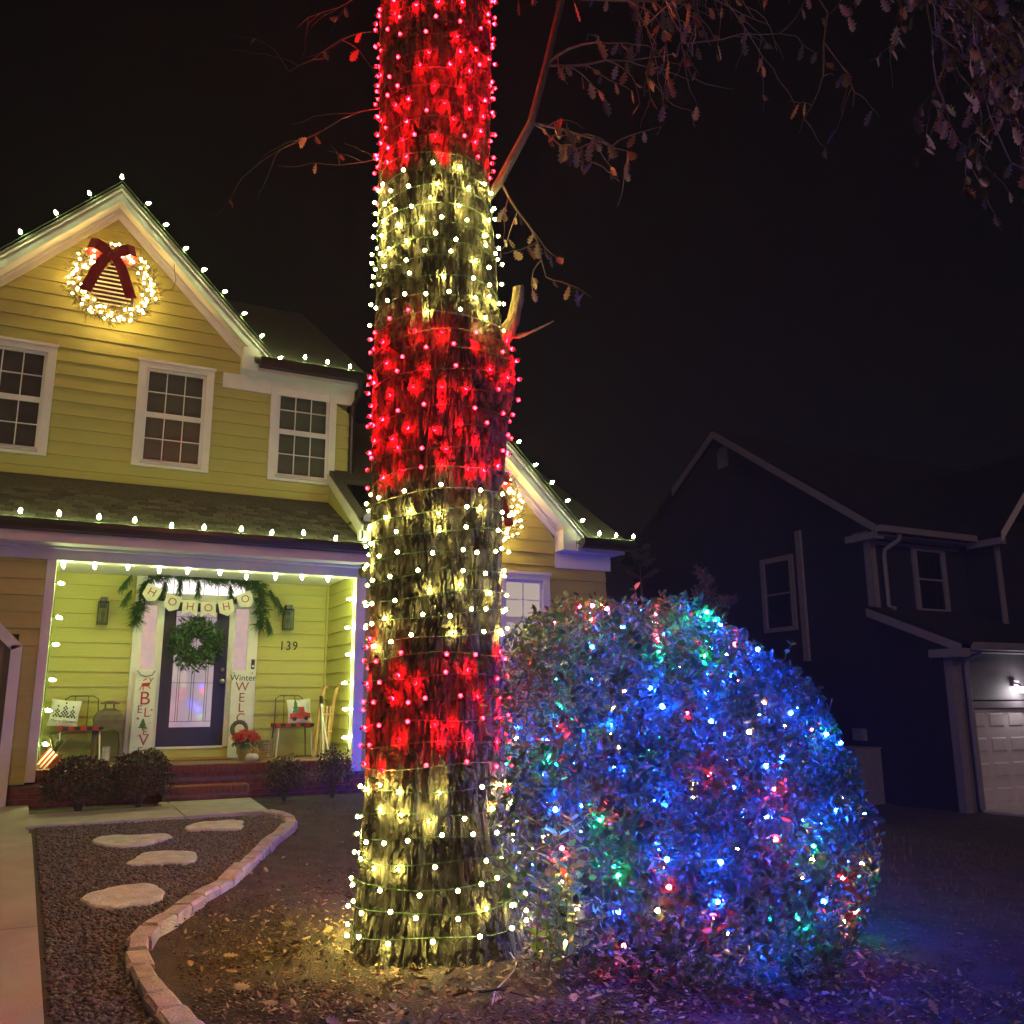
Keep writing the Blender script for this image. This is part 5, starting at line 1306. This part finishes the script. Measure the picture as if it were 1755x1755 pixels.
MB().prism_x([(11.54, 2.43), (11.66, 2.42), (11.66, 2.56), (11.51, 2.57), (11.51, 2.50)], NXs + .03, 24).build('gutter', NTRIM, N)
MB().box(NXs, 24, 11.67, GY - .005, 2.39, 2.42).build('soffit', NTRIM, N)
MB().box(16.30, 21.3, GY - .03, GY + .02, 1.31, 1.44).build('garage_trim', NTRIM, N)
MB().box(16.30, 16.40, GY - .03, GY + .02, NG, 1.308).build('garage_trim', NTRIM, N)
gd = MB().box(16.402, 21.3, GY + .05, GY + .08, -.66, 1.308).build('garage_door', NDOOR, N)
for rw in range(4):
    z0 = -.62 + rw * .485
    for cl in range(5):
        x0 = 16.46 + (0 if cl == 0 else .44 + (cl - 1) * .60); w = .30 if cl == 0 else .46
        MB().hexa([(x0, GY + .05, z0 + .10), (x0 + w, GY + .05, z0 + .10), (x0 + w - .03, GY + .035, z0 + .13), (x0 + .03, GY + .035, z0 + .13),
                   (x0, GY + .05, z0 + .38), (x0 + w, GY + .05, z0 + .38), (x0 + w - .03, GY + .035, z0 + .35), (x0 + .03, GY + .035, z0 + .35)]).build('door_panel', NDOOR, gd)
lp = thing('garage_lamp', 'lit white twin lamp above the neighbouring garage door', 'lamp', (17.73, 12.0, 1.72))
MB().box(17.60, 17.78, 12.0, 12.075, 1.74, 1.86).build('base', NTRIM, lp)
MB().tube([(17.62, 12.0, 1.80), (17.62, 11.9, 1.78), (17.62, 11.86, 1.72)], .02, 6).build('arm', NTRIM, lp)
MB().box(17.60, 17.90, 11.80, 11.95, 1.61, 1.72).build('shade', E_LAMP, lp)
# utility boxes on the dark wall
ub = thing('meter_box', 'small grey meter box on the dark side wall', 'box', (15.85, 14.42, .63))
MB().box(15.78, 15.895, 14.36, 14.66, .62, .87).build('case', GREYBOX, ub); MB().box(15.765, 15.779, 14.39, 14.63, .65, .84).build('lid', GREYBOX, ub)
ac = thing('utility_cabinet', 'large grey cabinet standing against the dark side wall', 'cabinet', (15.5, 14.3, -.62))
MB().box(15.05, 15.80, 13.95, 14.75, -.66, .47).build('case', GREYBOX, ac); MB().box(15.03, 15.82, 13.93, 14.77, .472, .50).build('lid', GREYBOX, ac)
sheet('neighbour_driveway', [(16.3, 5), (21.5, 5), (21.5, 12.14), (16.3, 12.14)], .02, CONC)

# ------------------------------------------------------------------ dim planting behind the shrub
def dim_tree(x, y, h, rx, label, n=2600, sprays=0):
    z0 = gz(x, y); t = thing('evergreen_tree', label, 'tree', (x, y, z0))
    MB().tube([(x, y, z0 - .1), (x + .05, y, z0 + h * .5), (x, y + .05, z0 + h * .95)], [.09, .06, .01], 8).build('trunk', BARK2, t)
    mb = MB(); P = []; D = []; Tt = []
    for k in range(34):
        f = random.uniform(.15, 1); a = random.uniform(0, 6.28); b = V(x, y, z0 + h * f); Lb = rx * (1.15 - f) * random.uniform(.7, 1.1)
        e_ = b + V(math.cos(a) * Lb, math.sin(a) * Lb, Lb * .55); mb.tube([b, b.lerp(e_, .5) + V(0, 0, .04), e_], [.014, .009, .003], 4)
        for q in range(n // 34):
            s_ = random.uniform(.25, 1); p = b.lerp(e_, s_) + rvec() * .03; P.append(tuple(p)); D.append(tuple(rvec() + V(0, 0, .8))); Tt.append(tuple((e_ - b).normalized() * .8 + rvec()))
    mb.build('boughs', BARK2, t)
    n_ = len(P); vs, fs = leaf_cloud(np.array(P), np.array(D), np.array(Tt), RNG.uniform(.05, .10, n_), RNG.uniform(.015, .03, n_))
    kind(np_mesh('crown', vs, fs, LEAFH, parent=t), 'stuff')
dim_tree(6.75, 8.2, 2.75, .9, 'dim feathery evergreen just behind the domed shrub')
dim_tree(10.7, 15.2, 4.9, 1.3, 'tall dim evergreen between the two houses')

# ------------------------------------------------------------------ thin haze, added to stand in for lens glow round the bulbs
hz = MB().box(-123, 123, -123, 123, -2.2, 11.5).build('haze', None); kind(hz, 'stuff'); hz.data.materials.clear()
tag(hz, 'thin added haze standing in for lens glow around the bulbs', 'haze')
hm = bpy.data.materials.new('haze'); hm.use_nodes = True; t = hm.node_tree; t.nodes.clear()
pv = t.nodes.new('ShaderNodeVolumePrincipled'); oo = t.nodes.new('ShaderNodeOutputMaterial'); pv.inputs['Density'].default_value = .0014; pv.inputs['Color'].default_value = (.9, .9, .9, 1)
t.links.new(pv.outputs[0], oo.inputs['Volume']); hz.data.materials.append(hm)
